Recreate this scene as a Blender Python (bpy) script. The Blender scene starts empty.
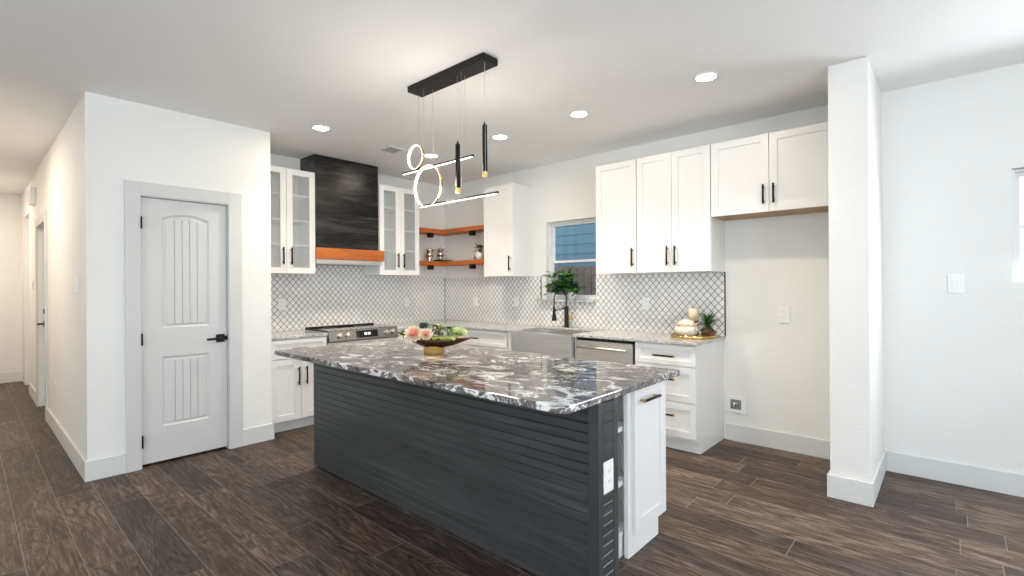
import bpy, bmesh, math, random
from mathutils import Vector, Matrix
from math import pi, sin, cos, radians as RAD
random.seed(7)
S = bpy.context.scene
COL = S.collection

# ------------------------------------------------------------------ camera
cd = bpy.data.cameras.new('camera'); cam = bpy.data.objects.new('camera', cd); COL.objects.link(cam)
cd.sensor_width = 36.0; cd.sensor_fit = 'HORIZONTAL'
cd.lens = 490.11 / 1024 * 36.0
cd.shift_y = (286.31 - 288) / 1024
cd.clip_start = 0.05
cam.matrix_world = (Matrix.Translation((0, 0, 1.3512)) @ Matrix.Rotation(RAD(41.781 - 90), 4, 'Z')
                    @ Matrix.Rotation(pi / 2, 4, 'X') @ Matrix.Rotation(-0.0063, 4, 'Z'))
S.camera = cam

# ------------------------------------------------------------------ colour management, world, daylight
S.view_settings.view_transform = 'Standard'; S.view_settings.look = 'None'
S.view_settings.gamma = 1.0; S.view_settings.use_curve_mapping = False
S.view_settings.exposure = 0.40
try:
    S.cycles.use_denoising = True
    S.cycles.sample_clamp_indirect = 6.0
    S.cycles.max_bounces = 12
    S.cycles.transparent_max_bounces = 16
except Exception: pass
W = bpy.data.worlds.new('sky'); S.world = W; W.use_nodes = True
W.node_tree.nodes['Background'].inputs[0].default_value = (0.80, 0.90, 1.0, 1)
W.node_tree.nodes['Background'].inputs[1].default_value = 3.0

def lamp(name, kind, loc, rot, power, color, sx=0.1, sy=None, spread=None):
    l = bpy.data.lights.new(name, kind); o = bpy.data.objects.new(name, l); COL.objects.link(o)
    o.location = loc; o.rotation_euler = rot; l.energy = power; l.color = color
    if kind == 'AREA':
        l.shape = 'RECTANGLE' if sy else 'DISK'; l.size = sx
        if sy: l.size_y = sy
        if spread: l.spread = spread
    else: l.shadow_soft_size = sx
    return o
DAY = (0.90, 0.965, 1.0)
# daylight standing in the glazed openings of the living room behind the camera
lamp('daylight_south', 'AREA', (-0.95, -3.86, 1.25), (RAD(148), 0, 0), 164, DAY, 4.2, 2.1)
lamp('daylight_west', 'AREA', (-3.36, 0.0, 1.25), (RAD(95), 0, RAD(-90)), 10, DAY, 4.0, 2.1)
lamp('daylight_east', 'AREA', (4.42, -0.82, 1.72), (RAD(76), 0, RAD(90)), 29, DAY, 1.0, 0.6)
WARM = (1.0, 0.81, 0.58)

# ------------------------------------------------------------------ node materials
class NT:
    def __init__(s, name):
        s.m = bpy.data.materials.new(name); s.m.use_nodes = True
        s.t = s.m.node_tree; s.b = s.t.nodes['Principled BSDF']; s.out = s.t.nodes['Material Output']
    def n(s, ty, **kw):
        x = s.t.nodes.new(ty)
        for k, v in kw.items(): setattr(x, k, v)
        return x
    def link(s, a, b): s.t.links.new(a, b)
    def put(s, sock, v):
        if hasattr(v, 'links') or isinstance(v, bpy.types.NodeSocket): s.link(v, sock)
        else: sock.default_value = v
    def math(s, op, a, b=0.0, c=0.0):
        x = s.n('ShaderNodeMath', operation=op)
        s.put(x.inputs[0], a); s.put(x.inputs[1], b); s.put(x.inputs[2], c)
        return x.outputs[0]
    def pos(s):
        g = s.n('ShaderNodeNewGeometry'); sp = s.n('ShaderNodeSeparateXYZ'); s.link(g.outputs['Position'], sp.inputs[0])
        return g.outputs['Position'], sp.outputs[0], sp.outputs[1], sp.outputs[2]
    def objco(s):
        g = s.n('ShaderNodeTexCoord'); sp = s.n('ShaderNodeSeparateXYZ'); s.link(g.outputs['Object'], sp.inputs[0])
        return g.outputs['Object'], sp.outputs[0], sp.outputs[1], sp.outputs[2]
    def comb(s, x=0.0, y=0.0, z=0.0):
        c = s.n('ShaderNodeCombineXYZ'); s.put(c.inputs[0], x); s.put(c.inputs[1], y); s.put(c.inputs[2], z); return c.outputs[0]
    def noise(s, vec, scale, detail=4, rough=0.55, dist=0.0):
        x = s.n('ShaderNodeTexNoise'); s.link(vec, x.inputs['Vector']); x.inputs['Scale'].default_value = scale
        x.inputs['Detail'].default_value = detail; x.inputs['Roughness'].default_value = rough; x.inputs['Distortion'].default_value = dist
        return x.outputs['Fac'], x.outputs['Color']
    def scale(s, vec, k):
        x = s.n('ShaderNodeMapping'); s.link(vec, x.inputs[0]); x.inputs['Scale'].default_value = k; return x.outputs[0]
    def ramp(s, f, stops, interp='LINEAR'):
        r = s.n('ShaderNodeValToRGB'); r.color_ramp.interpolation = interp
        e = r.color_ramp.elements
        while len(e) < len(stops): e.new(0.5)
        for i, (p, c) in enumerate(stops):
            e[i].position = p; e[i].color = (c[0], c[1], c[2], 1) if not isinstance(c, (int, float)) else (c, c, c, 1)
        s.link(f, r.inputs[0]); return r.outputs[0]
    def mix(s, f, a, b, mode='MIX'):
        x = s.n('ShaderNodeMix', data_type='RGBA', blend_type=mode)
        s.put(x.inputs[0], f)
        for i, v in ((6, a), (7, b)):
            if isinstance(v, tuple): v = (v[0], v[1], v[2], 1)
            s.put(x.inputs[i], v)
        return x.outputs[2]
    def bump(s, h, strength=0.2, dist=0.01):
        x = s.n('ShaderNodeBump'); x.inputs['Strength'].default_value = strength; x.inputs['Distance'].default_value = dist
        s.link(h, x.inputs['Height']); s.link(x.outputs[0], s.b.inputs['Normal'])
    def set(s, color=None, rough=None, metal=None, **kw):
        if color is not None: s.put(s.b.inputs['Base Color'], (color[0], color[1], color[2], 1) if isinstance(color, tuple) else color)
        if rough is not None: s.put(s.b.inputs['Roughness'], rough)
        if metal is not None: s.b.inputs['Metallic'].default_value = metal
        for k, v in kw.items(): s.put(s.b.inputs[k.replace('_', ' ')], v)
        return s
M = {}
def plain(name, color, rough=0.5, metal=0.0, var=0.06, scale=9.0, bump=0.0, bscale=60):
    n = NT(name); v, *_ = n.pos()
    f, _ = n.noise(v, scale, 3)
    lo = tuple(c * (1 - var) for c in color); hi = tuple(min(1, c * (1 + var)) for c in color)
    n.set(n.ramp(f, [(0.3, lo), (0.7, hi)]), rough, metal)
    if bump:
        g, _ = n.noise(v, bscale, 3); n.bump(g, bump, 0.004)
    M[name] = n.m; return n
plain('wall_paint', (0.78, 0.775, 0.75), 0.7, var=0.012, scale=1.5, bump=0.5, bscale=70)
plain('ceiling_paint', (0.87, 0.868, 0.86), 0.8, var=0.012, scale=1.2, bump=0.3, bscale=70)
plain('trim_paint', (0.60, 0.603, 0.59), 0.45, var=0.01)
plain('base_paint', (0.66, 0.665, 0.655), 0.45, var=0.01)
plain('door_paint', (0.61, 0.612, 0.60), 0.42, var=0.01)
plain('cabinet_white', (0.76, 0.758, 0.75), 0.35, var=0.008)
plain('white_plastic', (0.82, 0.82, 0.80), 0.35, var=0.01)
plain('black_metal', (0.009, 0.0085, 0.008), 0.42, var=0.2)
M['black_metal'].node_tree.nodes['Principled BSDF'].inputs['Specular IOR Level'].default_value = 0.25
plain('black_gloss', (0.008, 0.008, 0.009), 0.06, var=0.1)
plain('brass', (0.66, 0.44, 0.16), 0.13, metal=1.0, var=0.08)
plain('chrome', (0.75, 0.72, 0.69), 0.15, metal=1.0, var=0.05)
plain('copper', (0.66, 0.42, 0.30), 0.25, metal=1.0, var=0.08)
plain('raw_wood', (0.42, 0.29, 0.16), 0.6, var=0.12, scale=20)
plain('ceramic', (0.74, 0.68, 0.59), 0.55, var=0.10, scale=40)
plain('white_ceramic', (0.82, 0.81, 0.79), 0.3, var=0.02)
plain('rope', (0.55, 0.40, 0.22), 0.8, var=0.25, scale=120)
plain('wax', (0.83, 0.68, 0.47), 0.5, var=0.05)
plain('driftwood', (0.11, 0.055, 0.03), 0.7, var=0.5, scale=60)
plain('leaf_green', (0.060, 0.19, 0.035), 0.4, var=0.5, scale=30)
plain('leaf_dark', (0.018, 0.07, 0.02), 0.4, var=0.5, scale=30)
plain('leaf_teal', (0.06, 0.17, 0.13), 0.5, var=0.4, scale=60)
plain('leaf_lime', (0.24, 0.33, 0.05), 0.45, var=0.35, scale=60)
plain('leaf_pale', (0.44, 0.52, 0.24), 0.5, var=0.25, scale=60)
plain('petal_peach', (0.80, 0.38, 0.27), 0.5, var=0.25, scale=80)
plain('petal_pale', (0.72, 0.62, 0.46), 0.5, var=0.2, scale=80)
plain('berry', (0.10, 0.035, 0.05), 0.4, var=0.4, scale=90)
plain('dark_gap', (0.012, 0.012, 0.012), 0.9, var=0.1)
plain('grey_plastic', (0.22, 0.22, 0.215), 0.5, var=0.05)
plain('vent_metal', (0.52, 0.52, 0.51), 0.5, var=0.03)
plain('soil', (0.03, 0.02, 0.015), 0.9, var=0.4, scale=80)
plain('lawn', (0.10, 0.12, 0.07), 0.9, var=0.4, scale=6)

def m_emit(name, color, strength):
    n = NT(name); n.set((0.9, 0.9, 0.9), 0.5)
    n.b.inputs['Emission Color'].default_value = (*color, 1); n.b.inputs['Emission Strength'].default_value = strength
    M[name] = n.m
m_emit('led_white', (1.0, 0.93, 0.82), 2.6)
m_emit('lamp_lens', (1.0, 0.93, 0.82), 36.0)
m_emit('amber_tip', (1.0, 0.62, 0.15), 0.30)
M['amber_tip'].node_tree.nodes['Principled BSDF'].inputs['Base Color'].default_value = (0.70, 0.45, 0.12, 1)
m_emit('clock_digits', (0.75, 0.9, 1.0), 1.2)

def m_glass():
    n = NT('glass'); n.t.nodes.remove(n.b)
    tr = n.n('ShaderNodeBsdfTransparent'); tr.inputs[0].default_value = (0.96, 0.98, 0.98, 1)
    gl = n.n('ShaderNodeBsdfGlossy'); gl.inputs['Roughness'].default_value = 0.03
    fr = n.n('ShaderNodeFresnel'); fr.inputs[0].default_value = 1.35
    mx = n.n('ShaderNodeMixShader'); n.link(fr.outputs[0], mx.inputs[0]); n.link(tr.outputs[0], mx.inputs[1]); n.link(gl.outputs[0], mx.inputs[2])
    n.link(mx.outputs[0], n.out.inputs[0]); M['glass'] = n.m
    n = NT('cabinet_glass'); n.t.nodes.remove(n.b)
    tr = n.n('ShaderNodeBsdfTransparent'); tr.inputs[0].default_value = (0.95, 0.97, 0.97, 1)
    df = n.n('ShaderNodeBsdfDiffuse'); df.inputs[0].default_value = (0.80, 0.83, 0.845, 1)
    gl = n.n('ShaderNodeBsdfGlossy'); gl.inputs['Roughness'].default_value = 0.06
    m1 = n.n('ShaderNodeMixShader'); m1.inputs[0].default_value = 0.17
    n.link(tr.outputs[0], m1.inputs[1]); n.link(df.outputs[0], m1.inputs[2])
    m2 = n.n('ShaderNodeMixShader'); m2.inputs[0].default_value = 0.06
    n.link(m1.outputs[0], m2.inputs[1]); n.link(gl.outputs[0], m2.inputs[2])
    n.link(m2.outputs[0], n.out.inputs[0]); M['cabinet_glass'] = n.m
m_glass()

def m_floor():
    n = NT('plank_floor'); v, x, y, z = n.pos()
    PW, PL = 0.195, 1.22
    rx = n.math('DIVIDE', x, PW); row = n.math('FLOOR', rx); fx = n.math('FRACT', rx)
    wn = n.n('ShaderNodeTexWhiteNoise', noise_dimensions='1D'); n.link(row, wn.inputs['W'])
    ry = n.math('ADD', n.math('DIVIDE', y, PL), n.math('MULTIPLY', wn.outputs[0], 7.3))
    colr = n.math('FLOOR', ry); fy = n.math('FRACT', ry)
    w2 = n.n('ShaderNodeTexWhiteNoise', noise_dimensions='2D'); n.link(n.comb(row, colr), w2.inputs['Vector'])
    rnd = w2.outputs['Value']; rcol = w2.outputs['Color']
    # grain: stretched along the plank, shifted per plank
    off = n.n('ShaderNodeVectorMath', operation='MULTIPLY_ADD'); n.link(rcol, off.inputs[0]); off.inputs[1].default_value = (9, 17, 5); n.link(v, off.inputs[2])
    g1, _ = n.noise(n.scale(off.outputs[0], (85, 5.5, 1)), 1.0, 7, 0.75, 0.7)
    g2, _ = n.noise(n.scale(off.outputs[0], (9, 1.6, 1)), 1.0, 5, 0.6, 1.4)
    g3, _ = n.noise(n.scale(off.outputs[0], (4.6, 0.85, 1)), 1.0, 2, 0.45, 0.8)
    cath = n.math('ADD', 0.5, n.math('MULTIPLY', n.math('SINE', n.math('ADD', n.math('MULTIPLY', g3, 85.0), n.math('MULTIPLY', g1, 7.0))), 0.5))
    cath = n.math('MULTIPLY', n.math('POWER', cath, 3.0), n.ramp(g2, [(0.40, 0.15), (0.62, 1.0)]))
    gg = n.math('ADD', n.math('MULTIPLY', g1, 0.62), n.math('ADD', n.math('MULTIPLY', g2, 0.27), n.math('SUBTRACT', 0.085, n.math('MULTIPLY', cath, 0.10))))
    c = n.ramp(gg, [(0.39, (0.014, 0.008, 0.006)), (0.46, (0.044, 0.029, 0.021)), (0.53, (0.090, 0.065, 0.051)), (0.63, (0.205, 0.165, 0.140))])
    tint = n.ramp(rnd, [(0.0, (0.60, 0.58, 0.60)), (0.2, (0.76, 0.73, 0.75)), (0.4, (0.95, 0.87, 0.80)), (0.7, (1.08, 1.0, 0.94)), (1.0, (1.38, 1.29, 1.23))])
    c = n.mix(1.0, c, tint, 'MULTIPLY')
    ex = n.math('MULTIPLY', n.math('MINIMUM', fx, n.math('SUBTRACT', 1.0, fx)), PW)
    ey = n.math('MULTIPLY', n.math('MINIMUM', fy, n.math('SUBTRACT', 1.0, fy)), PL)
    ed = n.math('MINIMUM', ex, ey)
    seam = n.math('LESS_THAN', ed, 0.0016)
    c = n.mix(n.math('MULTIPLY', seam, 0.8), c, (0.26, 0.21, 0.175))
    n.set(c, n.math('ADD', 0.36, n.math('MULTIPLY', g1, 0.22)), 0); n.b.inputs['Specular IOR Level'].default_value = 0.26
    n.bump(n.math('ADD', n.math('MULTIPLY', g1, 0.5), n.math('MULTIPLY', seam, -1.0)), 0.15, 0.003)
    M['plank_floor'] = n.m
m_floor()

def m_granite_island():
    n = NT('island_granite'); v, *_ = n.pos()
    vv = n.scale(v, (1.0, 0.6, 1.0))
    w1, wc = n.noise(vv, 2.2, 3, 0.55, 0.3)
    wp = n.n('ShaderNodeVectorMath', operation='MULTIPLY_ADD'); n.link(wc, wp.inputs[0]); wp.inputs[1].default_value = (0.9, 0.9, 0.9); n.link(vv, wp.inputs[2])
    a, _ = n.noise(wp.outputs[0], 5.6, 9, 0.68, 1.3)
    b, _ = n.noise(wp.outputs[0], 23.0, 8, 0.72, 1.8)
    k, _ = n.noise(vv, 1.7, 2, 0.5, 0.4)
    f = n.math('ADD', n.math('MULTIPLY', a, 0.58), n.math('MULTIPLY', b, 0.42))
    c = n.ramp(f, [(0.37, (0.006, 0.006, 0.008)), (0.43, (0.022, 0.020, 0.021)), (0.465, (0.10, 0.082, 0.08)), (0.488, (0.30, 0.255, 0.25)), (0.505, (0.03, 0.027, 0.028)),
                   (0.53, (0.16, 0.15, 0.15)), (0.55, (0.70, 0.70, 0.695)), (0.61, (0.88, 0.885, 0.88)), (0.65, (0.30, 0.285, 0.285)), (0.71, (0.04, 0.037, 0.037))])
    mauve = n.ramp(b, [(0.40, (0.020, 0.016, 0.016)), (0.47, (0.09, 0.067, 0.06)), (0.53, (0.25, 0.20, 0.18)), (0.585, (0.72, 0.70, 0.68)), (0.66, (0.12, 0.10, 0.10))])
    c = n.mix(n.ramp(k, [(0.48, 0.0), (0.64, 0.50)]), c, mauve)
    gold = n.ramp(n.noise(vv, 9.0, 3, 0.5, 0.8)[0], [(0.66, 0.0), (0.74, 0.5)])
    c = n.mix(gold, c, (0.14, 0.09, 0.04))
    n.set(c, 0.07, 0); n.b.inputs['IOR'].default_value = 1.40
    M['island_granite'] = n.m
m_granite_island()

def m_granite_grey():
    n = NT('grey_granite'); v, *_ = n.pos()
    a, _ = n.noise(v, 55, 5, 0.7, 0.4); b, _ = n.noise(v, 7, 4, 0.6, 1.0)
    c = n.ramp(a, [(0.36, (0.10, 0.10, 0.10)), (0.45, (0.36, 0.355, 0.35)), (0.55, (0.60, 0.595, 0.58)), (0.68, (0.80, 0.80, 0.79))])
    c = n.mix(n.ramp(b, [(0.42, 0.0), (0.62, 0.55)]), c, (0.34, 0.34, 0.345))
    n.set(c, 0.13, 0); M['grey_granite'] = n.m
m_granite_grey()

def m_tile(name, ax):
    n = NT(name); v, x, y, z = n.pos(); u = x if ax == 'X' else y
    a = n.math('DIVIDE', u, 0.065); b = n.math('DIVIDE', z, 0.0722)
    p0 = n.math('ADD', a, b); q0 = n.math('SUBTRACT', a, b)
    p = n.math('ADD', p0, n.math('MULTIPLY', n.math('SINE', n.math('MULTIPLY', q0, 2 * pi)), 0.010))
    q = n.math('ADD', q0, n.math('MULTIPLY', n.math('SINE', n.math('MULTIPLY', p0, 2 * pi)), 0.010))
    fp = n.math('FRACT', p); fq = n.math('FRACT', q)
    d = n.math('MINIMUM', n.math('MINIMUM', fp, n.math('SUBTRACT', 1.0, fp)), n.math('MINIMUM', fq, n.math('SUBTRACT', 1.0, fq)))
    g = n.math('LESS_THAN', d, 0.050)
    wn = n.n('ShaderNodeTexWhiteNoise', noise_dimensions='2D'); n.link(n.comb(n.math('FLOOR', p), n.math('FLOOR', q)), wn.inputs['Vector'])
    tile = n.ramp(wn.outputs['Value'], [(0.0, (0.76, 0.755, 0.745)), (1.0, (0.84, 0.835, 0.825))])
    n.set(n.mix(g, tile, (0.050, 0.049, 0.049)), n.math('ADD', 0.22, n.math('MULTIPLY', g, 0.5)), 0)
    n.bump(n.ramp(d, [(0.03, 0.0), (0.12, 1.0)]), 0.25, 0.002)
    M[name] = n.m
m_tile('tile_north', 'X'); m_tile('tile_east', 'Y')

def m_wood(name, stops, k, rough, bstr, board=None, spec=0.5):
    n = NT(name); v, x, y, z = n.pos(); vec = v
    if board:
        r = n.math('FLOOR', n.math('DIVIDE', z, board)); w = n.n('ShaderNodeTexWhiteNoise', noise_dimensions='1D'); n.link(r, w.inputs['W'])
        vm = n.n('ShaderNodeVectorMath', operation='MULTIPLY_ADD'); n.link(w.outputs['Color'], vm.inputs[0]); vm.inputs[1].default_value = (11, 13, 3); n.link(v, vm.inputs[2]); vec = vm.outputs[0]
    g, _ = n.noise(n.scale(vec, k), 1.0, 6, 0.68, 0.9)
    g2, _ = n.noise(n.scale(vec, tuple(a * 0.3 for a in k)), 1.0, 3, 0.5, 0.5)
    f = n.math('ADD', n.math('MULTIPLY', g, 0.6), n.math('MULTIPLY', g2, 0.4))
    if board: f = n.math('ADD', f, n.math('MULTIPLY', n.math('SUBTRACT', w.outputs['Value'], 0.5), 0.10))
    n.set(n.ramp(f, stops), n.math('ADD', rough, n.math('MULTIPLY', g, 0.25)), 0)
    n.b.inputs['Specular IOR Level'].default_value = spec
    n.bump(g, bstr, 0.004); M[name] = n.m
m_wood('black_shiplap', [(0.36, (0.003, 0.003, 0.003)), (0.5, (0.012, 0.0115, 0.0115)), (0.66, (0.055, 0.054, 0.053))], (2.6, 2.6, 26), 0.08, 0.7, 0.195, 0.32)
m_wood('charcoal_siding', [(0.36, (0.024, 0.027, 0.028)), (0.52, (0.040, 0.045, 0.046)), (0.70, (0.080, 0.089, 0.091))], (1.6, 1.6, 26), 0.26, 0.3, None, 0.62)
m_wood('charcoal_trim', [(0.3, (0.034, 0.039, 0.042)), (0.7, (0.052, 0.059, 0.063))], (6, 6, 2), 0.24, 0.08, None, 0.75)
m_wood('cedar', [(0.33, (0.20, 0.042, 0.006)), (0.5, (0.45, 0.115, 0.016)), (0.68, (0.62, 0.20, 0.036))], (3.0, 3.0, 28), 0.42, 0.15)
m_wood('fence_wood', [(0.3, (0.075, 0.050, 0.039)), (0.7, (0.135, 0.098, 0.080))], (6, 6, 0.9), 0.8, 0.3)

def m_steel():
    n = NT('stainless'); v, *_ = n.pos()
    g, _ = n.noise(n.scale(v, (3, 3, 120.0)), 1.0, 3, 0.5)
    n.set(n.ramp(g, [(0.3, (0.66, 0.645, 0.63)), (0.7, (0.78, 0.765, 0.75))]), n.math('ADD', 0.27, n.math('MULTIPLY', g, 0.14)), 1.0)
    n.bump(g, 0.03, 0.001); M['stainless'] = n.m
m_steel()
plain('dark_steel', (0.30, 0.285, 0.275), 0.32, metal=1.0, var=0.06)
def m_bronze():
    n = NT('bronze_leaf'); v, *_ = n.pos(); g, _ = n.noise(v, 30, 4, 0.6, 1)
    n.set(n.ramp(g, [(0.3, (0.03, 0.016, 0.008)), (0.6, (0.09, 0.045, 0.018)), (0.8, (0.20, 0.11, 0.04))]), 0.35, 0.7); M['bronze_leaf'] = n.m
m_bronze()
def m_siding():
    n = NT('blue_siding'); v, *_ = n.pos(); g, _ = n.noise(n.scale(v, (1, 2, 30)), 1.0, 4)
    n.set(n.ramp(g, [(0.3, (0.040, 0.100, 0.135)), (0.7, (0.054, 0.126, 0.165))]), 0.7, 0); M['blue_siding'] = n.m
m_siding()

# ------------------------------------------------------------------ mesh helpers
def root_of(o):
    while o.parent: o = o.parent
    return o
class MB:
    def __init__(s): s.bm = bmesh.new(); s.mi = 0; s.sm = False
    def _f(s, vs):
        try:
            f = s.bm.faces.new(vs); f.material_index = s.mi; f.smooth = s.sm; return f
        except ValueError: return None
    def box(s, x0, x1, y0, y1, z0, z1, bev=0.0):
        x0, x1 = min(x0, x1), max(x0, x1); y0, y1 = min(y0, y1), max(y0, y1); z0, z1 = min(z0, z1), max(z0, z1)
        v = [s.bm.verts.new((x, y, z)) for z in (z0, z1) for y in (y0, y1) for x in (x0, x1)]
        fs = [s._f([v[i] for i in q]) for q in ((0, 2, 3, 1), (4, 5, 7, 6), (0, 1, 5, 4), (2, 6, 7, 3), (0, 4, 6, 2), (1, 3, 7, 5))]
        if bev > 0:
            es = list({e for f in fs for e in f.edges})
            r = bmesh.ops.bevel(s.bm, geom=es, offset=bev, segments=2, affect='EDGES', profile=0.6)
            for f in r['faces']: f.material_index = s.mi
        return s
    def prism(s, pts, off):                        # planar polygon pushed along off
        off = Vector(off); a = [s.bm.verts.new(p) for p in pts]; b = [s.bm.verts.new(Vector(p) + off) for p in pts]
        s._f(a[::-1]); s._f(b); n = len(a)
        for i in range(n): s._f([a[i], a[(i + 1) % n], b[(i + 1) % n], b[i]])
        return s
    def tube(s, pts, r, seg=10, cap=True):
        pts = [Vector(p) for p in pts]; rs = r if isinstance(r, (list, tuple)) else [r] * len(pts)
        rings = []; prev = None; sm = s.sm; s.sm = True
        for i, p in enumerate(pts):
            d = (pts[min(i + 1, len(pts) - 1)] - pts[max(i - 1, 0)]).normalized()
            if prev is None: a = d.orthogonal().normalized()
            else: a = (prev - d * prev.dot(d)).normalized()
            prev = a; b = d.cross(a)
            rings.append([s.bm.verts.new(p + (a * cos(2 * pi * k / seg) + b * sin(2 * pi * k / seg)) * rs[i]) for k in range(seg)])
        for A, B in zip(rings, rings[1:]):
            for k in range(seg): s._f([A[k], A[(k + 1) % seg], B[(k + 1) % seg], B[k]])
        s.sm = False
        if cap: s._f(rings[0][::-1]); s._f(rings[-1])
        s.sm = sm; return s
    def lathe(s, c, prof, seg=24, axis=(0, 0, 1), smooth=True):
        ax = Vector(axis).normalized(); a = ax.orthogonal().normalized(); b = ax.cross(a); c = Vector(c)
        rings = []; sm = s.sm; s.sm = smooth
        for r, h in prof:
            if r < 1e-6: rings.append([s.bm.verts.new(c + ax * h)])
            else: rings.append([s.bm.verts.new(c + ax * h + (a * cos(2 * pi * k / seg) + b * sin(2 * pi * k / seg)) * r) for k in range(seg)])
        for A, B in zip(rings, rings[1:]):
            for k in range(seg):
                k2 = (k + 1) % seg
                if len(A) == 1 and len(B) == 1: continue
                if len(A) == 1: s._f([A[0], B[k2], B[k]])
                elif len(B) == 1: s._f([A[k], A[k2], B[0]])
                else: s._f([A[k], A[k2], B[k2], B[k]])
        s.sm = sm; return s
    def ball(s, c, r, seg=10, sq=(1, 1, 1)):
        n0 = len(s.bm.verts)
        res = bmesh.ops.create_uvsphere(s.bm, u_segments=seg, v_segments=max(5, seg // 2 + 1), radius=1.0)
        for v in res['verts']: v.co = Vector(c) + Vector((v.co.x * r * sq[0], v.co.y * r * sq[1], v.co.z * r * sq[2]))
        for f in {f for v in res['verts'] for f in v.link_faces}: f.material_index = s.mi; f.smooth = True
        return s
    def leaf(s, p, d, up, L, w, droop=0.2, n=4, fold=0.15, tip=0.9):
        p = Vector(p); d = Vector(d).normalized(); up = Vector(up); up = (up - d * up.dot(d)).normalized(); sd = d.cross(up)
        rows = []
        for i in range(n + 1):
            t = i / n; c = p + d * (L * t) - up * (droop * L * t * t); ww = w * sin(pi * min(0.985, t ** tip * 0.97 + 0.02))
            rows.append([s.bm.verts.new(c - sd * ww + up * fold * ww), s.bm.verts.new(c), s.bm.verts.new(c + sd * ww + up * fold * ww)])
        sm = s.sm; s.sm = True
        for A, B in zip(rows, rows[1:]):
            for k in (0, 1): s._f([A[k], A[k + 1], B[k + 1], B[k]])
        s.sm = sm; return s
    def build(s, name, mats, parent=None, recalc=True):
        if recalc: bmesh.ops.recalc_face_normals(s.bm, faces=s.bm.faces)
        me = bpy.data.meshes.new(name); ob = bpy.data.objects.new(name, me); COL.objects.link(ob)
        if parent: o = root_of(parent).location.copy(); ob.parent = parent
        else:
            cs = [v.co for v in s.bm.verts]
            o = Vector(((min(c.x for c in cs) + max(c.x for c in cs)) / 2, (min(c.y for c in cs) + max(c.y for c in cs)) / 2, min(c.z for c in cs)))
            ob.location = o
        for v in s.bm.verts: v.co -= o
        s.bm.to_mesh(me); s.bm.free()
        for m in (mats if isinstance(mats, (list, tuple)) else [mats]): me.materials.append(M[m])
        return ob
def tag(o, label, cat, group=None):
    o['label'] = label; o['category'] = cat
    if group: o['group'] = group
    return o
def thing(name, label, cat, loc, group=None):
    o = bpy.data.objects.new(name, None); COL.objects.link(o); o.location = loc; o.empty_display_size = 0.05
    return tag(o, label, cat, group)
def struct(mb, name, m, parent=None):
    o = mb.build(name, m, parent)
    if not parent: o['kind'] = 'structure'
    return o
def part(mb, name, m, parent, label=None):
    o = mb.build(name, m, parent)
    if label: o['label'] = label
    return o
# a frame of reference for a front: 'S' faces -Y at y=plane (u = x); 'W' faces -X at x=plane (u = y); n points outwards
def fb(mb, face, pl, u0, u1, n0, n1, z0, z1, bev=0.0):
    if face == 'S': mb.box(u0, u1, pl - n1, pl - n0, z0, z1, bev)
    elif face == 'W': mb.box(pl - n1, pl - n0, u0, u1, z0, z1, bev)
    elif face == 'E': mb.box(pl + n0, pl + n1, u0, u1, z0, z1, bev)
    return mb
def fp(face, pl, u, n, z):
    return Vector((u, pl - n, z)) if face == 'S' else (Vector((pl - n, u, z)) if face == 'W' else Vector((pl + n, u, z)))

# ------------------------------------------------------------------ room shell
H = 2.74; XE = 4.458; YN = 5.233; YP = 4.523; XH = 0.574; XPR = 1.832
XW, YS, YEND, XHW = -3.5, -4.0, 10.2, -0.75
struct(MB().box(XW - .2, XE + .16, YS - .2, YEND + .15, -.12, 0), 'floor', 'plank_floor')
struct(MB().box(XW - .2, XE + .16, YS - .2, YEND + .15, H, H + .12), 'ceiling', 'ceiling_paint')
def wall(name, face, pl, u0, u1, holes=(), th=0.14, z0=0, z1=H, mat='wall_paint'):
    """n runs outwards into the room; the wall body lies behind its plane"""
    mb = MB(); cur = u0
    for (a, b, za, zb) in sorted(holes):
        if a > cur: fb(mb, face, pl, cur, a, -th, 0, z0, z1)
        if za > z0: fb(mb, face, pl, a, b, -th, 0, z0, za)
        if zb < z1: fb(mb, face, pl, a, b, -th, 0, zb, z1)
        cur = b
    if cur < u1: fb(mb, face, pl, cur, u1, -th, 0, z0, z1)
    return struct(mb, name, mat)
KW = (2.79, 3.455, 1.205, 2.08)           # kitchen window: y0 y1 z0 z1
RW = (-1.35, -0.297, 1.352, 2.085)
wall('wall_east', 'W', XE, YS, YN + .14, [KW, RW])
wall('wall_north', 'S', YN, XH + .12, XE)
D1 = (0.885, 1.482, 0, 2.05)
wall('wall_pantry', 'S', YP, XH, XPR, [D1], th=0.12)
struct(MB().box(XPR - .12, XPR, YP + .12, YN, 0, H), 'wall_pantry_return', 'wall_paint')
D2 = (6.98, 7.84, 0, 2.06); D3 = (8.93, 9.75, 0, 2.36)
mb = MB(); cur = YP + .12
for a, b, _, zt in (D2, D3):
    mb.box(XH, XH + .12, cur, a, 0, H); mb.box(XH, XH + .12, a, b, zt, H); cur = b
mb.box(XH, XH + .12, cur, YEND, 0, H)
struct(mb, 'wall_hall', 'wall_paint')
wall('wall_hall_end', 'S', YEND, XHW, XH + .6)
struct(MB().box(XHW - .14, XHW, 4.5, YEND, 0, H), 'wall_hall_west', 'wall_paint')
struct(MB().box(XW, XHW - .14, 4.5, 4.64, 0, H), 'wall_living_north', 'wall_paint')
mb = MB()                                                       # west and south walls with the big glazed openings
for y0, y1, z0, z1 in ((YS, -2.0, 0, H), (2.0, 4.64, 0, H), (-2.0, 2.0, 0, .2), (-2.0, 2.0, 2.3, H)): mb.box(XW - .14, XW, y0, y1, z0, z1)
struct(mb, 'wall_west', 'wall_paint')
mb = MB()
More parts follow.
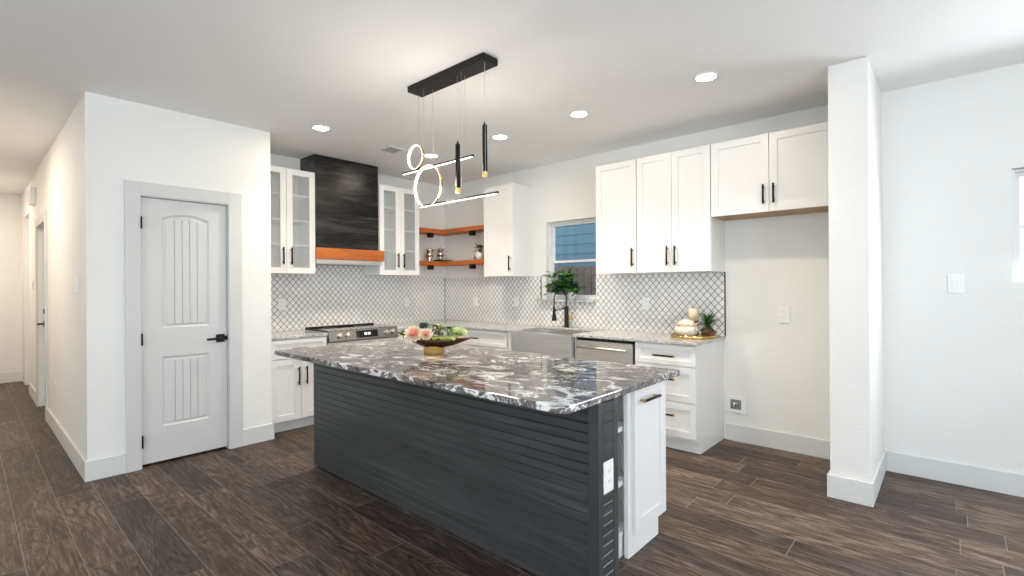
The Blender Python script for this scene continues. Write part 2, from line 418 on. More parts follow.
for x0, x1, z0, z1 in ((XW - .14, -3.05, 0, H), (1.15, XE + .14, 0, H), (-3.05, 1.15, 0, .15), (-3.05, 1.15, 2.3, H)): mb.box(x0, x1, YS - .14, YS, z0, z1)
struct(mb, 'wall_south', 'wall_paint')
WX, WY0, WY1 = 3.672, 0.365, 0.575
struct(MB().box(WX, XE, WY0, WY1, 0, H, 0.006), 'wall_wing', 'wall_paint')

# baseboards
BH, BT = 0.142, 0.015
def bb(name, *boxes):
    mb = MB()
    for b in boxes: mb.box(*b, 0, BH, 0.003)
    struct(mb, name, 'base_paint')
bb('baseboard_pantry', (XH - BT, 0.79, YP - BT, YP), (1.585, XPR, YP - BT, YP))
bb('baseboard_pantry_return', (XPR, XPR + BT, YP - BT, 4.60))
bb('baseboard_hall', (XH - BT, XH, YP, 6.89), (XH - BT, XH, 7.93, 8.92))
bb('baseboard_hall_end', (XHW, XH + .6, YEND - BT, YEND))
bb('baseboard_alcove', (XE - BT, XE, WY1 + BT, 1.47))
bb('baseboard_wing', (WX - BT, XE - BT, WY0 - BT, WY0), (WX - BT, WX, WY0, WY1), (WX - BT, XE - BT, WY1, WY1 + BT))
bb('baseboard_east', (XE - BT, XE, -3.98, WY0 - BT))

# door casings
mb = MB(); ct = 0.018
for x0, x1, z0, z1 in ((0.790, 0.884, 0, 2.152), (1.484, 1.585, 0, 2.152), (0.884, 1.484, 2.053, 2.152)): mb.box(x0, x1, YP - ct, YP, z0, z1, 0.002)
mb.box(0.8845, 0.8875, YP, YP + .11, 0, 2.05); mb.box(1.4795, 1.4825, YP, YP + .11, 0, 2.05); mb.box(0.8875, 1.4795, YP, YP + .11, 2.047, 2.05)
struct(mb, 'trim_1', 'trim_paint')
mb = MB()
for y0, y1, z0, z1 in ((6.89, 6.98, 0, 2.15), (7.84, 7.93, 0, 2.15), (6.98, 7.84, 2.06, 2.15)): mb.box(XH - ct, XH, y0, y1, z0, z1, 0.002)
struct(mb, 'trim_2', 'trim_paint')

# pantry door with arched upper panel and beadboard panels
def arch(x0, x1, z0, z1, rise, n=14):
    pts = [(x0, z0), (x1, z0)]
    for i in range(n + 1):
        t = i / n; x = x1 + (x0 - x1) * t
        pts.append((x, z1 + rise * (1 - (2 * t - 1) ** 2)))
    return pts
def pantry_door():
    x0, x1, z0, z1 = 0.890, 1.477, 0.020, 2.043; yf = YP + 0.028; yb = YP + 0.066; yr = yf + 0.013   # face, back, field
    mb = MB(); mb.box(x0, x1, yr, yb, z0, z1)
    pu = arch(1.028, 1.352, 1.045, 1.90, 0.038); pl = arch(1.020, 1.346, 0.283, 0.822, 0.0)
    def P(p, y): return [(a, y, b) for a, b in p]
    off = (0, yr - yf + .001, 0)
    mb.prism(P([(x0, z0), (1.024, z0), (1.024, z1), (x0, z1)], yf), off)
    mb.prism(P([(1.349, z0), (x1, z0), (x1, z1), (1.349, z1)], yf), off)
    mb.prism(P([(1.024, z0), (1.349, z0), (1.349, .283), (1.024, .283)], yf), off)
    mb.prism(P([(1.024, .822), (1.349, .822), (1.349, 1.045), (1.024, 1.045)], yf), off)
    top = [(1.024, z1)] + [(a, b) for a, b in reversed(arch(1.024, 1.349, 1.045, 1.90, .038)[2:])] + [(1.349, z1)]
    mb.prism(P(top, yf), off)
    for (a, b, c, d, rise) in ((1.024, 1.349, 1.045, 1.90, .038), (1.024, 1.349, .283, .822, 0.0)):
        n = 5; w = .032
        # sloped sticking around the panel
        o = arch(a, b, c, d, rise); i = arch(a + w, b - w, c + w, d - w, rise * .8)
        o2 = [mb.bm.verts.new((p[0], yf, p[1])) for p in o]; m2 = [mb.bm.verts.new((p[0] + (q[0] - p[0]) * .45, yr - .001, p[1] + (q[1] - p[1]) * .45)) for p, q in zip(o, i)]
        i2 = [mb.bm.verts.new((p[0], yf + .004, p[1])) for p in i]
        N = len(o)
        for A, B in ((o2, m2), (m2, i2)):
            for k in range(N): mb._f([A[k], A[(k + 1) % N], B[(k + 1) % N], B[k]])
        # beadboard field
        a, b, c, d = a + w, b - w, c + w, d - w; rise *= .8
        sw = (b - a) / n
        for k in range(n):
            xa = a + k * sw + (.0022 if k else 0); xb = a + (k + 1) * sw - (.0022 if k < n - 1 else 0)
            za = lambda x: d + rise * (1 - (2 * (x - a) / (b - a) - 1) ** 2)
            pts = [(xa, c), (xb, c)] + [(xb + (xa - xb) * t / 4, za(xb + (xa - xb) * t / 4)) for t in range(5)]
            mb.prism([(p[0], yf + .004, p[1]) for p in pts], (0, .008, 0))
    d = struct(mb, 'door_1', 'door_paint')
    for z in (1.846, 0.969, 0.201):
        struct(MB().box(0.8815, 0.893, YP - .026, yf + .004, z - .045, z + .045, 0.002), 'hinge', 'black_metal', d)
    mb = MB(); mb.box(1.396, 1.460, yf - .010, yf, 0.902, 0.968, 0.002)
    mb.tube([(1.428, yf - .01, .935), (1.428, yf - .048, .935)], .010)
    mb.box(1.316, 1.440, yf - .056, yf - .044, .925, .943, 0.002)
    struct(mb, 'door_handle', 'black_metal', d)
    struct(MB().lathe((1.4755, yf - .004, .935), [(0, 0), (.020, 0), (.020, .012), (0, .012)], 16, (0, -1, 0)), 'latch', 'black_metal', d)
    # dark gap under the door
pantry_door()
def hall_door():
    mb = MB(); xf = XH + .05; y0, y1 = 6.985, 7.835
    mb.box(xf, xf + .035, y0, y1, .004, 2.05, .002)
    for (a, b) in ((.28, .82), (1.04, 1.90)):
        mb.box(xf - .006, xf, y0 + .13, y1 - .13, a, b, .004); mb.box(xf - .010, xf - .004, y0 + .19, y1 - .19, a + .06, b - .06, .003)
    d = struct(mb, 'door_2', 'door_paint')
    mb = MB(); mb.box(xf - .012, xf, 7.735, 7.80, .92, .985, .002); mb.tube([(xf - .01, 7.765, .954), (xf - .06, 7.765, .954)], .010)
    mb.box(xf - .070, xf - .056, 7.66, 7.78, .945, .963, .002)
    struct(mb, 'door_handle', 'black_metal', d)
    struct(MB().lathe((xf, 7.765, 1.10), [(0, 0), (.028, 0), (.026, .014), (0, .016)], 16, (-1, 0, 0)), 'deadbolt', 'black_metal', d)
    mb = MB(); mb.box(XH + .085, XH + .12, D3[0], D3[1], .004, D3[3] - .003)
    for (a, b) in ((.28, .92), (1.14, 2.15)): mb.box(XH + .078, XH + .085, D3[0] + .13, D3[1] - .13, a, b, .004)
    d = struct(mb, 'door_3', 'wall_paint')
    struct(MB().lathe((XH + .08, D3[0] + .07, .95), [(.012, 0), (.012, .03), (.028, .04), (.028, .06), (0, .07)], 14, (-1, 0, 0)), 'door_handle', 'black_metal', d)
hall_door()

# ------------------------------------------------------------------ windows
def window(name, hole, sill=True):
    y0, y1, z0, z1 = hole; xf = XE + .055; fw = .020; zm = (z0 + z1) / 2 - .005 if name == 'window_2' else 1.628
    mb = MB()
    for a, b, c, d in ((y0 + .002, y0 + fw, z0, z1), (y1 - fw, y1 - .002, z0, z1), (y0 + fw, y1 - fw, z0, z0 + fw), (y0 + fw, y1 - fw, z1 - fw, z1 - .002)):
        mb.box(xf, xf + .075, a, b, c, d, .003)
    w = struct(mb, name, 'cabinet_white')
    for lbl, a, b, xo in (('lower_sash', z0 + fw, zm + .012, .0), ('upper_sash', zm - .012, z1 - fw, .03)):
        s = MB(); sw = .022; x = xf + .008 + xo
        for p, q, c, d in ((y0 + fw, y0 + fw + sw, a, b), (y1 - fw - sw, y1 - fw, a, b), (y0 + fw + sw, y1 - fw - sw, a, a + sw + .004), (y0 + fw + sw, y1 - fw - sw, b - sw - .004, b)):
            s.box(x, x + .028, p, q, c, d, .002)
        so = struct(s, lbl, 'cabinet_white', w)
        struct(MB().box(x + .011, x + .017, y0 + fw + sw - .004, y1 - fw - sw + .004, a + sw, b - sw), 'glass_pane', 'glass', so)
window('window_1', KW); window('window_2', RW)
sl = MB(); sl.prism([(x, y, KW[2] - .030) for x, y in ((XE - .072, KW[0]), (XE + .055, KW[0] + .002), (XE + .055, KW[1] - .002), (XE - .0005, KW[1] - .002), (XE - .0005, KW[1] + .085), (XE - .072, KW[1] + .085))], (0, 0, .0285))
tag(sl.build('window_ledge', 'grey_granite'), 'narrow grey granite ledge under the kitchen window, carrying the leafy plant', 'ledge')
# outside: lawn, fence, neighbour house
struct(MB().box(XE + .16, 16, -6, 14, -.35, -.25), 'ground_side', 'lawn')
hs = thing('neighbor_house', 'blue lap-sided house wall seen through the kitchen window', 'house', (9.3, 6, -.25))
mb = MB(); zz = -.25
while zz < 4.2:
    mb.prism([(9.0, 0.8, zz + .21), (9.0, .8, zz), (8.982, .8, zz), (8.994, .8, zz + .21)], (0, 11, 0)); zz += .21
mb.box(9.0, 9.3, .8, 11.8, -.25, 4.2)
part(mb, 'siding_wall', 'blue_siding', hs)
mb = MB(); mb.prism([(8.6, .5, 4.2), (12, .5, 6.2), (12, .5, 6.3), (8.6, .5, 4.35)], (0, 11.6, 0)); part(mb, 'roof_eave', 'trim_paint', hs)
mb = MB(); mb.box(8.96, 9.02, .74, .84, -.25, 4.2); part(mb, 'corner_board', 'cabinet_white', hs)
fn = thing('picket_fence', 'weathered brown wooden dog-ear fence beyond the kitchen window', 'fence', (7.0, 6, -.25))
mb = MB(); y = 1.0
while y < 11:
    z1 = 1.70 + random.uniform(-.012, .012)
    mb.prism([(7, y, -.25), (7, y + .135, -.25), (7, y + .135, z1 - .03), (7, y + .105, z1), (7, y + .03, z1), (7, y, z1 - .03)], (.02, 0, 0)); y += .145
part(mb, 'picket_panel', 'fence_wood', fn)
for z in (.1, .8, 1.45): part(MB().box(7.02, 7.06, 1, 11, z, z + .09), 'rail', 'fence_wood', fn)

# ------------------------------------------------------------------ cabinets
CT = 0.900                                   # worktop height
def shaker(face, pl, u0, u1, z0, z1, parent, name='door', glass=False, rail=.058, label=None):
    g = .0018; u0 += g; u1 -= g; z0 += g; z1 -= g
    mb = MB(); b = .0015
    fb(mb, face, pl, u0, u0 + rail, .001, .021, z0, z1, b); fb(mb, face, pl, u1 - rail, u1, .001, .021, z0, z1, b)
    fb(mb, face, pl, u0 + rail, u1 - rail, .001, .021, z0, z0 + rail, b); fb(mb, face, pl, u0 + rail, u1 - rail, .001, .021, z1 - rail, z1, b)
    if not glass: fb(mb, face, pl, u0 + rail - .004, u1 - rail + .004, .002, .012, z0 + rail - .004, z1 - rail + .004)
    d = part(mb, name, 'cabinet_white', parent, label)
    if glass: part(fb(MB(), face, pl, u0 + rail - .003, u1 - rail + .003, .008, .013, z0 + rail - .003, z1 - rail + .003), 'glass_pane', 'cabinet_glass', d)
    return d
def slab(face, pl, u0, u1, z0, z1, parent, name='drawer'):
    return shaker(face, pl, u0, u1, z0, z1, parent, name, rail=.042)
def pull(face, pl, u, z, L, vertical, parent, tips=True, r=.0078):
    mb = MB(); n0 = .021; n1 = .050
    P = lambda t, n: fp(face, pl, u, n, z + t) if vertical else fp(face, pl, u + t, n, z)
    def bar(t0, t1, mi):
        mb.mi = mi; mb.tube([P(t0, n1), P(t1, n1)], r, 8)
    e = .012
    bar(-L / 2 + e, L / 2 - e, 0); bar(-L / 2, -L / 2 + e, 1 if tips else 0); bar(L / 2 - e, L / 2, 1 if tips else 0)
    mb.mi = 1 if tips else 0
    for t in (-L / 2 + .022, L / 2 - .022): mb.tube([P(t, n0 - .001), P(t, n1)], r * .8, 8)
    return part(mb, 'handle', ['black_metal', 'brass'], parent)
def carcass(face, pl, u0, u1, z0, z1, depth, parent, kick=0.0, hollow=False, mat='cabinet_white', bottom=None):
    mb = MB()
    if not hollow:
        if kick:
            fb(mb, face, pl, u0, u1, -depth, 0, z0 + kick, z1, .001); fb(mb, face, pl, u0, u1, -depth, -.075, z0, z0 + kick)
        else: fb(mb, face, pl, u0, u1, -depth, 0, z0 + (.014 if bottom else 0), z1, .001)
    else:
        t = .018
        fb(mb, face, pl, u0, u0 + t, -depth, 0, z0, z1); fb(mb, face, pl, u1 - t, u1, -depth, 0, z0, z1)
        fb(mb, face, pl, u0 + t, u1 - t, -depth, 0, z0, z0 + t); fb(mb, face, pl, u0 + t, u1 - t, -depth, 0, z1 - t, z1)
        fb(mb, face, pl, u0 + t, u1 - t, -depth, -depth + .008, z0 + t, z1 - t)
    return part(mb, 'carcass', mat, parent)
UZ0, UZ1 = 1.466, 2.515
GU = 'white upper cabinets'
YU = 4.902                                    # carcass front of the stove-wall uppers
def glass_upper(u0, u1, label, hz):
    t = thing('wall_cabinet', label, 'cabinet', ((u0 + u1) / 2, YU + .16, 1.49), GU)
    z0, z1 = 1.492, 2.537; um = (u0 + u1) / 2
    carcass('S', YU, u0, u1, z0, z1, YN - YU - .001, t, hollow=True)
    for z in (1.775, 2.02, 2.275): part(fb(MB(), 'S', YU, u0 + .019, u1 - .019, -.30, -.02, z, z + .016), 'shelf', 'cabinet_white', t)
    for a, b, s in ((u0, um, 1), (um, u1, -1)):
        d = shaker('S', YU, a, b, z0, z1, t, glass=True)
        pull('S', YU, (b - .040) if s == 1 else (a + .040), 1.665, .17, True, d, tips=False)
glass_upper(1.836, 2.422, 'white glass-door wall cabinet left of the black range hood', 0)
glass_upper(3.188, 3.752, 'white glass-door wall cabinet right of the black range hood', 0)

# range hood
t = thing('range_hood', 'black shiplap range hood with an orange wood band over the stove', 'range hood', (2.81, 5.06, 1.6))
hx0, hx1, hy = 2.43, 3.186, 4.905
mb = MB(); z = 1.768
while z < H - .01:
    z2 = min(H - .002, (math.floor(z / .195 + 1e-4) + 1) * .195 - .003)
    mb.box(hx0, hx1, hy, YN - .001, z, z2, .0015); z = z2 + .003
mb.box(hx0 + .004, hx1 - .004, hy + .004, YN - .001, 1.77, H - .002)
part(mb, 'chimney_box', 'black_shiplap', t)
part(MB().box(2.418, 3.222, 4.842, YN - .012, 1.648, 1.766, .004), 'wood_band', 'cedar', t)
mb = MB(); mb.box(2.43, 3.205, 4.862, YN - .014, 1.600, 1.648, .003)
part(mb, 'steel_liner', 'stainless', t)
mb = MB()
for x in (2.48, 2.83): mb.box(x, x + .32, 4.93, 5.17, 1.597, 1.600)
part(mb, 'filter_mesh', 'vent_metal', t)

# sink-wall uppers
XU = 4.133
def upper(y0, y1, doors, label, z0=UZ0, z1=UZ1, bottom=None, hl=.17):
    t = thing('wall_cabinet', label, 'cabinet', (XU + .16, (y0 + y1) / 2, z0), GU)
    carcass('W', XU, y0, y1, z0, z1, XE - XU - .001, t, bottom=bottom)
    if bottom: part(fb(MB(), 'W', XU, y0, y1, -(XE - XU - .002), 0, z0, z0 + .014), 'bottom_panel', bottom, t, 'bare brown wood underside')
    for a, b, hs in doors:
        d = shaker('W', XU, a, b, z0, z1, t)
        pull('W', XU, (b - .036) if hs > 0 else (a + .036), z0 + .06 + hl / 2, hl, True, d, tips=False)
upper(3.662, 4.118, [(3.662, 4.118, -1)], 'white single-door wall cabinet between corner shelves and kitchen window')
upper(2.142, 2.572, [(2.142, 2.572, -1)], 'white single-door wall cabinet right beside the kitchen window')
upper(1.472, 2.138, [(1.806, 2.138, -1), (1.472, 1.806, 1)], 'white two-door wall cabinet above the tray with candle')
upper(.592, 1.468, [(1.030, 1.468, -1), (.592, 1.030, 1)], 'short white two-door cabinet above the empty fridge alcove', z0=1.912, bottom='raw_wood', hl=.15)

# base cabinets, stove wall
YB = 4.618; GB = 'white base cabinets'; KK = .105
t = thing('base_cabinet', 'white base cabinet left of the stove, one drawer over two doors', 'cabinet', (2.115, 4.92, 0), GB)
carcass('S', YB, 1.836, 2.394, 0, CT - .027, YN - YB - .001, t, kick=KK)
d = slab('S', YB, 1.85, 2.392, .690, .868, t); pull('S', YB, 2.12, .78, .16, False, d)
for a, b, s in ((1.85, 2.135, 1), (2.135, 2.392, -1)):
    d = shaker('S', YB, a, b, .112, .686, t); pull('S', YB, b - .03 if s > 0 else a + .045, .520, .17, True, d, tips=False)
t = thing('base_cabinet', 'white base cabinet between stove and corner, behind the flower bowl', 'cabinet', (3.5, 4.92, 0), GB)
carcass('S', YB, 3.214, 3.82, 0, CT - .027, YN - YB - .001, t, kick=KK)
d = slab('S', YB, 3.216, 3.74, .690, .868, t); pull('S', YB, 3.48, .78, .16, False, d)
d = shaker('S', YB, 3.216, 3.74, .112, .686, t); pull('S', YB, 3.26, .52, .17, True, d, tips=False)
# base cabinets, sink wall
XB = 3.845
t = thing('base_cabinet', 'white corner base cabinet with drawer left of the steel sink', 'cabinet', (4.15, 4.05, 0), GB)
carcass('W', XB, 3.478, 4.60, 0, CT - .027, XE - XB - .001, t, kick=KK)
d = slab('W', XB, 3.50, 4.22, .690, .868, t); pull('W', XB, 3.98, .775, .17, False, d)
for a, b in ((3.50, 3.86), (3.86, 4.22)):
    d = shaker('W', XB, a, b, .112, .686, t); pull('W', XB, b - .03 if a < 3.6 else a + .03, .52, .17, True, d, tips=False)
t = thing('base_cabinet', 'white sink base cabinet below the steel apron sink', 'cabinet', (4.15, 3.03, 0), GB)
mb = MB(); fb(mb, 'W', XB, 2.640, 3.474, -(XE - XB - .001), 0, KK, .630, .001); fb(mb, 'W', XB, 2.640, 3.474, -(XE - XB - .001), -.075, 0, KK)
fb(mb, 'W', XB, 3.414, 3.474, -(XE - XB - .001), .02, .630, CT - .027, .001); fb(mb, 'W', XB, 2.630, 2.640, -(XE - XB - .001), .0, KK, CT - .027)
part(mb, 'carcass', 'cabinet_white', t)
for a, b in ((2.645, 3.03), (3.03, 3.41)):
    d = shaker('W', XB, a, b, .112, .630, t); pull('W', XB, b - .03 if a < 2.8 else a + .03, .50, .17, True, d, tips=False)
t = thing('drawer_cabinet', 'white three-drawer base cabinet at the counter end by the fridge alcove', 'cabinet', (4.15, 1.75, 0), GB)
y0, y1 = 1.490, 2.012
carcass('W', XB, y0, y1, 0, CT - .027, XE - XB - .001, t, kick=KK)
for za, zb in ((.700, .870), (.412, .697), (.128, .409)):
    d = slab('W', XB, y0, y1, za, zb, t) if zb - za < .2 else shaker('W', XB, y0, y1, za, zb, t, 'drawer', rail=.055)
    pull('W', XB, 1.745, (za + zb) / 2 - .008 if zb > .8 else zb - .105, .19, False, d)
part(fb(MB(), 'W', XB, y0 + .001, y1, -.074, -.064, .002, KK), 'kick_board', 'cabinet_white', t)

# worktops
def rounded(pts, r, n=6):
    out = []; N = len(pts)
    for i, p in enumerate(pts):
        p = Vector((*p, 0)); a = (Vector((*pts[i - 1], 0)) - p).normalized(); b = (Vector((*pts[(i + 1) % N], 0)) - p).normalized()
        rr = r[i] if isinstance(r, (list, tuple)) else r
        if rr <= 0: out.append((p.x, p.y)); continue
        c = p + (a + b) * rr; s0 = p + a * rr; s1 = p + b * rr
        for k in range(n + 1):
            t = k / n * pi / 2
            q = c + (s0 - c) * cos(t) + (s1 - c) * sin(t); out.append((q.x, q.y))
    return out
def slab_top(name, pts, z0, z1, m, label, cat, ease=.004):
    mb = MB(); mb.prism([(x, y, z0) for x, y in pts], (0, 0, z1 - z0))
    bmesh.ops.recalc_face_normals(mb.bm, faces=mb.bm.faces)
    es = [e for e in mb.bm.edges if abs(e.verts[0].co.z - e.verts[1].co.z) < 1e-6]
    bmesh.ops.bevel(mb.bm, geom=es, offset=ease, segments=2, affect='EDGES', profile=.5)
    return tag(mb.build(name, m), label, cat)
slab_top('worktop', [(1.836, 4.59), (2.397, 4.59), (2.397, YN - .001), (1.836, YN - .001)], CT - .026, CT, 'grey_granite', 'short grey granite worktop left of the stove', 'countertop')
slab_top('worktop', [(3.212, YN - .001), (3.212, 4.59), (3.805, 4.59), (3.805, 3.412), (4.338, 3.412), (4.338, 2.645), (3.805, 2.645), (3.805, 1.474), (XE - .001, 1.474), (XE - .001, YN - .001)],
         CT - .026, CT, 'grey_granite', 'long L-shaped grey granite worktop running past the sink to the corner', 'countertop')

slab_top('worktop', [(2.399, 5.078), (3.210, 5.078), (3.210, YN - .001), (2.399, YN - .001)], CT - .026, CT, 'grey_granite', 'narrow strip of grey granite behind the stove', 'countertop')
# backsplashes
mb = MB(); bt = .009
mb.box(XPR + .001, 3.779, YN - bt, YN - .0005, CT + .001, 1.489); mb.box(2.424, 3.187, YN - bt, YN - .0005, 1.489, 1.598); mb.box(3.779, XE - bt - .001, YN - bt, YN - .0005, CT + .001, 1.489)
b = tag(mb.build('tile_backsplash', 'tile_north'), 'white diamond tile backsplash with dark grout on the stove wall', 'backsplash')
mb = MB()
zt = UZ0 - .001; zs = KW[2] - .0315
mb.box(XE - bt, XE - .0005, 1.476, 2.788, CT + .001, zt); mb.box(XE - bt, XE - .0005, 2.788, 3.53, CT + .001, zs)
mb.box(XE - bt, XE - .0005, 3.53, YN - bt, CT + .001, zt)
b = tag(mb.build('tile_backsplash', 'tile_east'), 'white diamond tile backsplash with dark grout on the sink wall', 'backsplash')
e = .005
for bx in ((XE - bt - e + .003, XE - .0005, 1.468, 1.476, CT, zt), (XE - bt - e + .003, XE - .0005, 3.525, 3.53, zs + .03, zt), (XE - bt - .004, XE - bt, YN - bt - .004, YN - bt, CT + .001, zt)):
    part(MB().box(*bx), 'edge_trim', 'black_metal', b, 'thin black edging strip')

# ------------------------------------------------------------------ range
t = thing('range_stove', 'stainless slide-in electric range with black glass top between the base cabinets', 'stove', (2.805, 4.9, 0))
sx0, sx1 = 2.402, 3.208
part(MB().box(sx0, sx1, 4.605, 5.075, .03, .905, .003), 'body', 'stainless', t)
mb = MB(); mb.box(sx0 - .004, sx1 + .004, 4.600, 5.050, .9055, .916, .003)
c = part(mb, 'cooktop', 'black_gloss', t)
part(MB().box(sx0 - .004, sx1 + .004, 5.051, 5.075, .9055, .932, .003), 'rear_trim', 'black_metal', t)
part(MB().box(sx0 - .006, sx0 + .004, 4.604, 5.050, .9165, .921, .001), 'side_trim', 'black_metal', t)
for x, y, r in ((2.60, 4.74, .10), (3.0, 4.74, .11), (2.6, 4.95, .075), (3.0, 4.95, .085)):
    part(MB().lathe((x, y, .9162), [(r, 0), (r + .004, 0), (r + .004, .0004), (r, .0004), (r, 0)], 32), 'burner_ring', 'vent_metal', c)
mb = MB(); mb.prism([(sx0, 4.602, .912), (sx0, 4.604, .795), (sx0, 4.560, .800), (sx0, 4.556, .815), (sx0, 4.588, .912)], (sx1 - sx0, 0, 0))
cp = part(mb, 'control_panel', 'dark_steel', t)
nrm = Vector((0, -.097, .032)).normalized(); nrm = Vector((0, -.95, .31)).normalized()
def onpanel(x, f): return Vector((x, 4.588 + (4.556 - 4.588) * f, .912 + (.815 - .912) * f))
for x in (2.510, 2.602, 3.055, 3.140):
    c = onpanel(x, .5); part(MB().lathe(c, [(.030, 0), (.030, .004), (.025, .006), (.023, .030), (.020, .033), (0, .033)], 20, nrm), 'knob', 'chrome', cp)
mb = MB(); a, b_ = onpanel(2.70, .13) + nrm * .0015, onpanel(2.70, .87) + nrm * .0015
mb.prism([a, b_, b_ + Vector((.255, 0, 0)), a + Vector((.255, 0, 0))], nrm * .002); part(mb, 'display', 'black_gloss', cp)
mb = MB(); c = onpanel(2.80, .45) + nrm * .0036
for k, xx in enumerate((2.795, 2.812, 2.835, 2.852)):
    a = onpanel(xx, .36) + nrm * .0036; b_ = onpanel(xx, .60) + nrm * .0036
    mb.prism([a, b_, b_ + Vector((.010, 0, 0)), a + Vector((.010, 0, 0))], nrm * .0005)
part(mb, 'clock_display', 'clock_digits', cp)
part(MB().box(sx0 + .004, sx1 - .004, 4.572, 4.605, .215, .782, .004), 'oven_door', 'stainless', t)
part(MB().box(sx0 + .12, sx1 - .12, 4.570, 4.573, .33, .62), 'oven_window', 'black_gloss', t)
mb = MB(); mb.tube([(sx0 + .06, 4.525, .735), (sx1 - .06, 4.525, .735)], .013, 12)
for x in (sx0 + .10, sx1 - .10): mb.tube([(x, 4.573, .735), (x, 4.525, .735)], .009)
part(mb, 'oven_handle', 'stainless', t)
part(MB().box(sx0 + .004, sx1 - .004, 4.578, 4.605, .045, .205, .004), 'drawer', 'stainless', t)

# ------------------------------------------------------------------ dishwasher
t = thing('dishwasher', 'stainless dishwasher built in right of the apron sink', 'dishwasher', (4.15, 2.32, 0))
part(MB().box(3.86, XE - .02, 2.030, 2.612, .10, CT - .028), 'tub', 'black_metal', t)
part(MB().box(3.822, 3.86, 2.034, 2.610, .115, .846, .004), 'door', 'stainless', t)
part(MB().box(3.835, 3.86, 2.034, 2.610, .848, .866, .001), 'control_strip', 'black_gloss', t)
mb = MB(); mb.tube([(3.775, 2.075, .790), (3.775, 2.570, .790)], .011, 12)
for y in (2.105, 2.54): mb.tube([(3.824, y, .79), (3.775, y, .79)], .008)
part(mb, 'handle', 'stainless', t)
part(MB().box(3.87, 3.90, 2.034, 2.61, .0, .10), 'kick_board', 'black_metal', t)

# ------------------------------------------------------------------ sink and faucet
t = thing('apron_sink', 'stainless farmhouse apron sink under the kitchen window', 'sink', (4.04, 3.03, .64))
ax0, ax1, ay0, ay1, az0, az1 = 3.792, 4.336, 2.650, 3.408, .640, .888
mb = MB(); w = .016
mb.box(ax0, ax0 + .022, ay0, ay1, az0, az1, .008)
part(mb, 'apron_front', 'stainless', t)
mb = MB()
mb.box(ax1 - w, ax1, ay0, ay1, az0, az1 - .016); mb.box(ax0 + .022, ax1 - w, ay0, ay0 + w, az0, az1 - .016); mb.box(ax0 + .022, ax1 - w, ay1 - w, ay1, az0, az1 - .016)
mb.box(ax0 + .022, ax1 - w, ay0 + w, ay1 - w, az0, az0 + .012)
part(mb, 'basin', 'stainless', t)
part(MB().lathe((4.12, 3.03, az0 + .0125), [(0, 0), (.045, 0), (.045, .003), (.03, .004), (0, .004)], 20), 'drain', 'chrome', t)
mb = MB()
for y in (2.72, 2.80, 2.88, 2.96, 3.10, 3.18, 3.26, 3.34): mb.tube([(3.83, y, .70), (4.25, y, .70)], .003, 6)
for x in (3.84, 4.24): mb.tube([(x, 2.70, .70), (x, 3.36, .70)], .003, 6)
for x in (3.84, 4.24):
    for y in (2.71, 3.35): mb.tube([(x, y, .652), (x, y, .70)], .004, 6)
part(mb, 'bottom_grid', 'chrome', t)
t = thing('kitchen_faucet', 'tall black spring faucet with brass lever behind the sink', 'faucet', (4.384, 3.122, CT))
fx, fy = 4.384, 3.122
mb = MB().lathe((fx, fy, CT), [(0, 0), (.028, 0), (.030, .006), (.024, .012), (.023, .225), (.013, .234), (0, .234)], 20); part(mb, 'body', 'black_metal', t)
arc = [(fx, fy, 1.13), (fx, fy, 1.20)]
R_ = .112
for k in range(13):
    a = pi * k / 12; arc.append((fx - R_ + R_ * cos(a), fy, 1.20 + R_ * sin(a)))
arc += [(fx - 2 * R_, fy, 1.16), (fx - 2 * R_, fy, 1.10)]
mb = MB(); mb.tube(arc, .006, 8)
for i in range(len(arc) - 1):
    a, b_ = Vector(arc[i]), Vector(arc[i + 1]); n_ = max(2, int((b_ - a).length / .012))
    for k in range(n_):
        c = a.lerp(b_, k / n_); d_ = (b_ - a).normalized(); mb.lathe(c, [(.0055, -.002), (.0098, -.002), (.0098, .002), (.0055, .002)], 10, d_)
part(mb, 'spring_hose', 'black_metal', t)
mb = MB().lathe((fx - 2 * R_, fy, .985), [(0, 0), (.024, 0), (.027, .008), (.024, .035), (.017, .075), (.014, .14), (0, .14)], 18); part(mb, 'spray_head', 'black_metal', t)
mb = MB(); mb.tube([(fx, fy, 1.115), (fx - 2 * R_, fy, 1.085)], .005, 8); part(mb, 'docking_arm', 'black_metal', t)
mb = MB(); mb.tube([(fx, fy - .015, 1.0), (fx, fy - .072, 1.0)], .015, 10); mb.tube([(fx, fy - .062, 1.0), (fx - .012, fy - .078, 1.075)], .0065, 8)
part(mb, 'lever', 'brass', t, 'brass side lever')

# ------------------------------------------------------------------ island
IZ = .892
t = thing('kitchen_island', 'long kitchen island with charcoal lap siding and white end cabinet', 'island', (2.15, 2.35, 0))
ix0, ixw, iy0, iy1 = 1.768, 1.916, 1.100, 3.600
part(MB().box(ix0 + .008, ixw, iy0 + .008, iy1 - .004, .012, IZ - .033), 'pony_wall', 'dark_gap', t)
def siding(mb, face, pl, u0, u1, z0, z1, step=.0432, lip=.013):
    z = z0
    while z < z1 - 1e-4:
        zt_ = min(z1, z + step)
        a = [fp(face, pl, u0, 0, zt_ - .0036), fp(face, pl, u0, lip - .004, zt_ - .0036), fp(face, pl, u0, lip - .0015, zt_ - .0062), fp(face, pl, u0, lip, z), fp(face, pl, u0, 0, z)]
        mb.prism(a, fp(face, pl, u1, 0, 0) - fp(face, pl, u0, 0, 0)); z = zt_
part((lambda m_: (siding(m_, 'W', ix0 + .008, iy0 + .048, iy1 - .02, .035, IZ - .034), m_)[1])(MB()), 'siding_panel', 'charcoal_siding', t)
part((lambda m_: (siding(m_, 'S', iy0 + .008, ix0 + .03, ixw - .035, .035, IZ - .034), m_)[1])(MB()), 'end_siding_panel', 'charcoal_siding', t)
mb = MB()
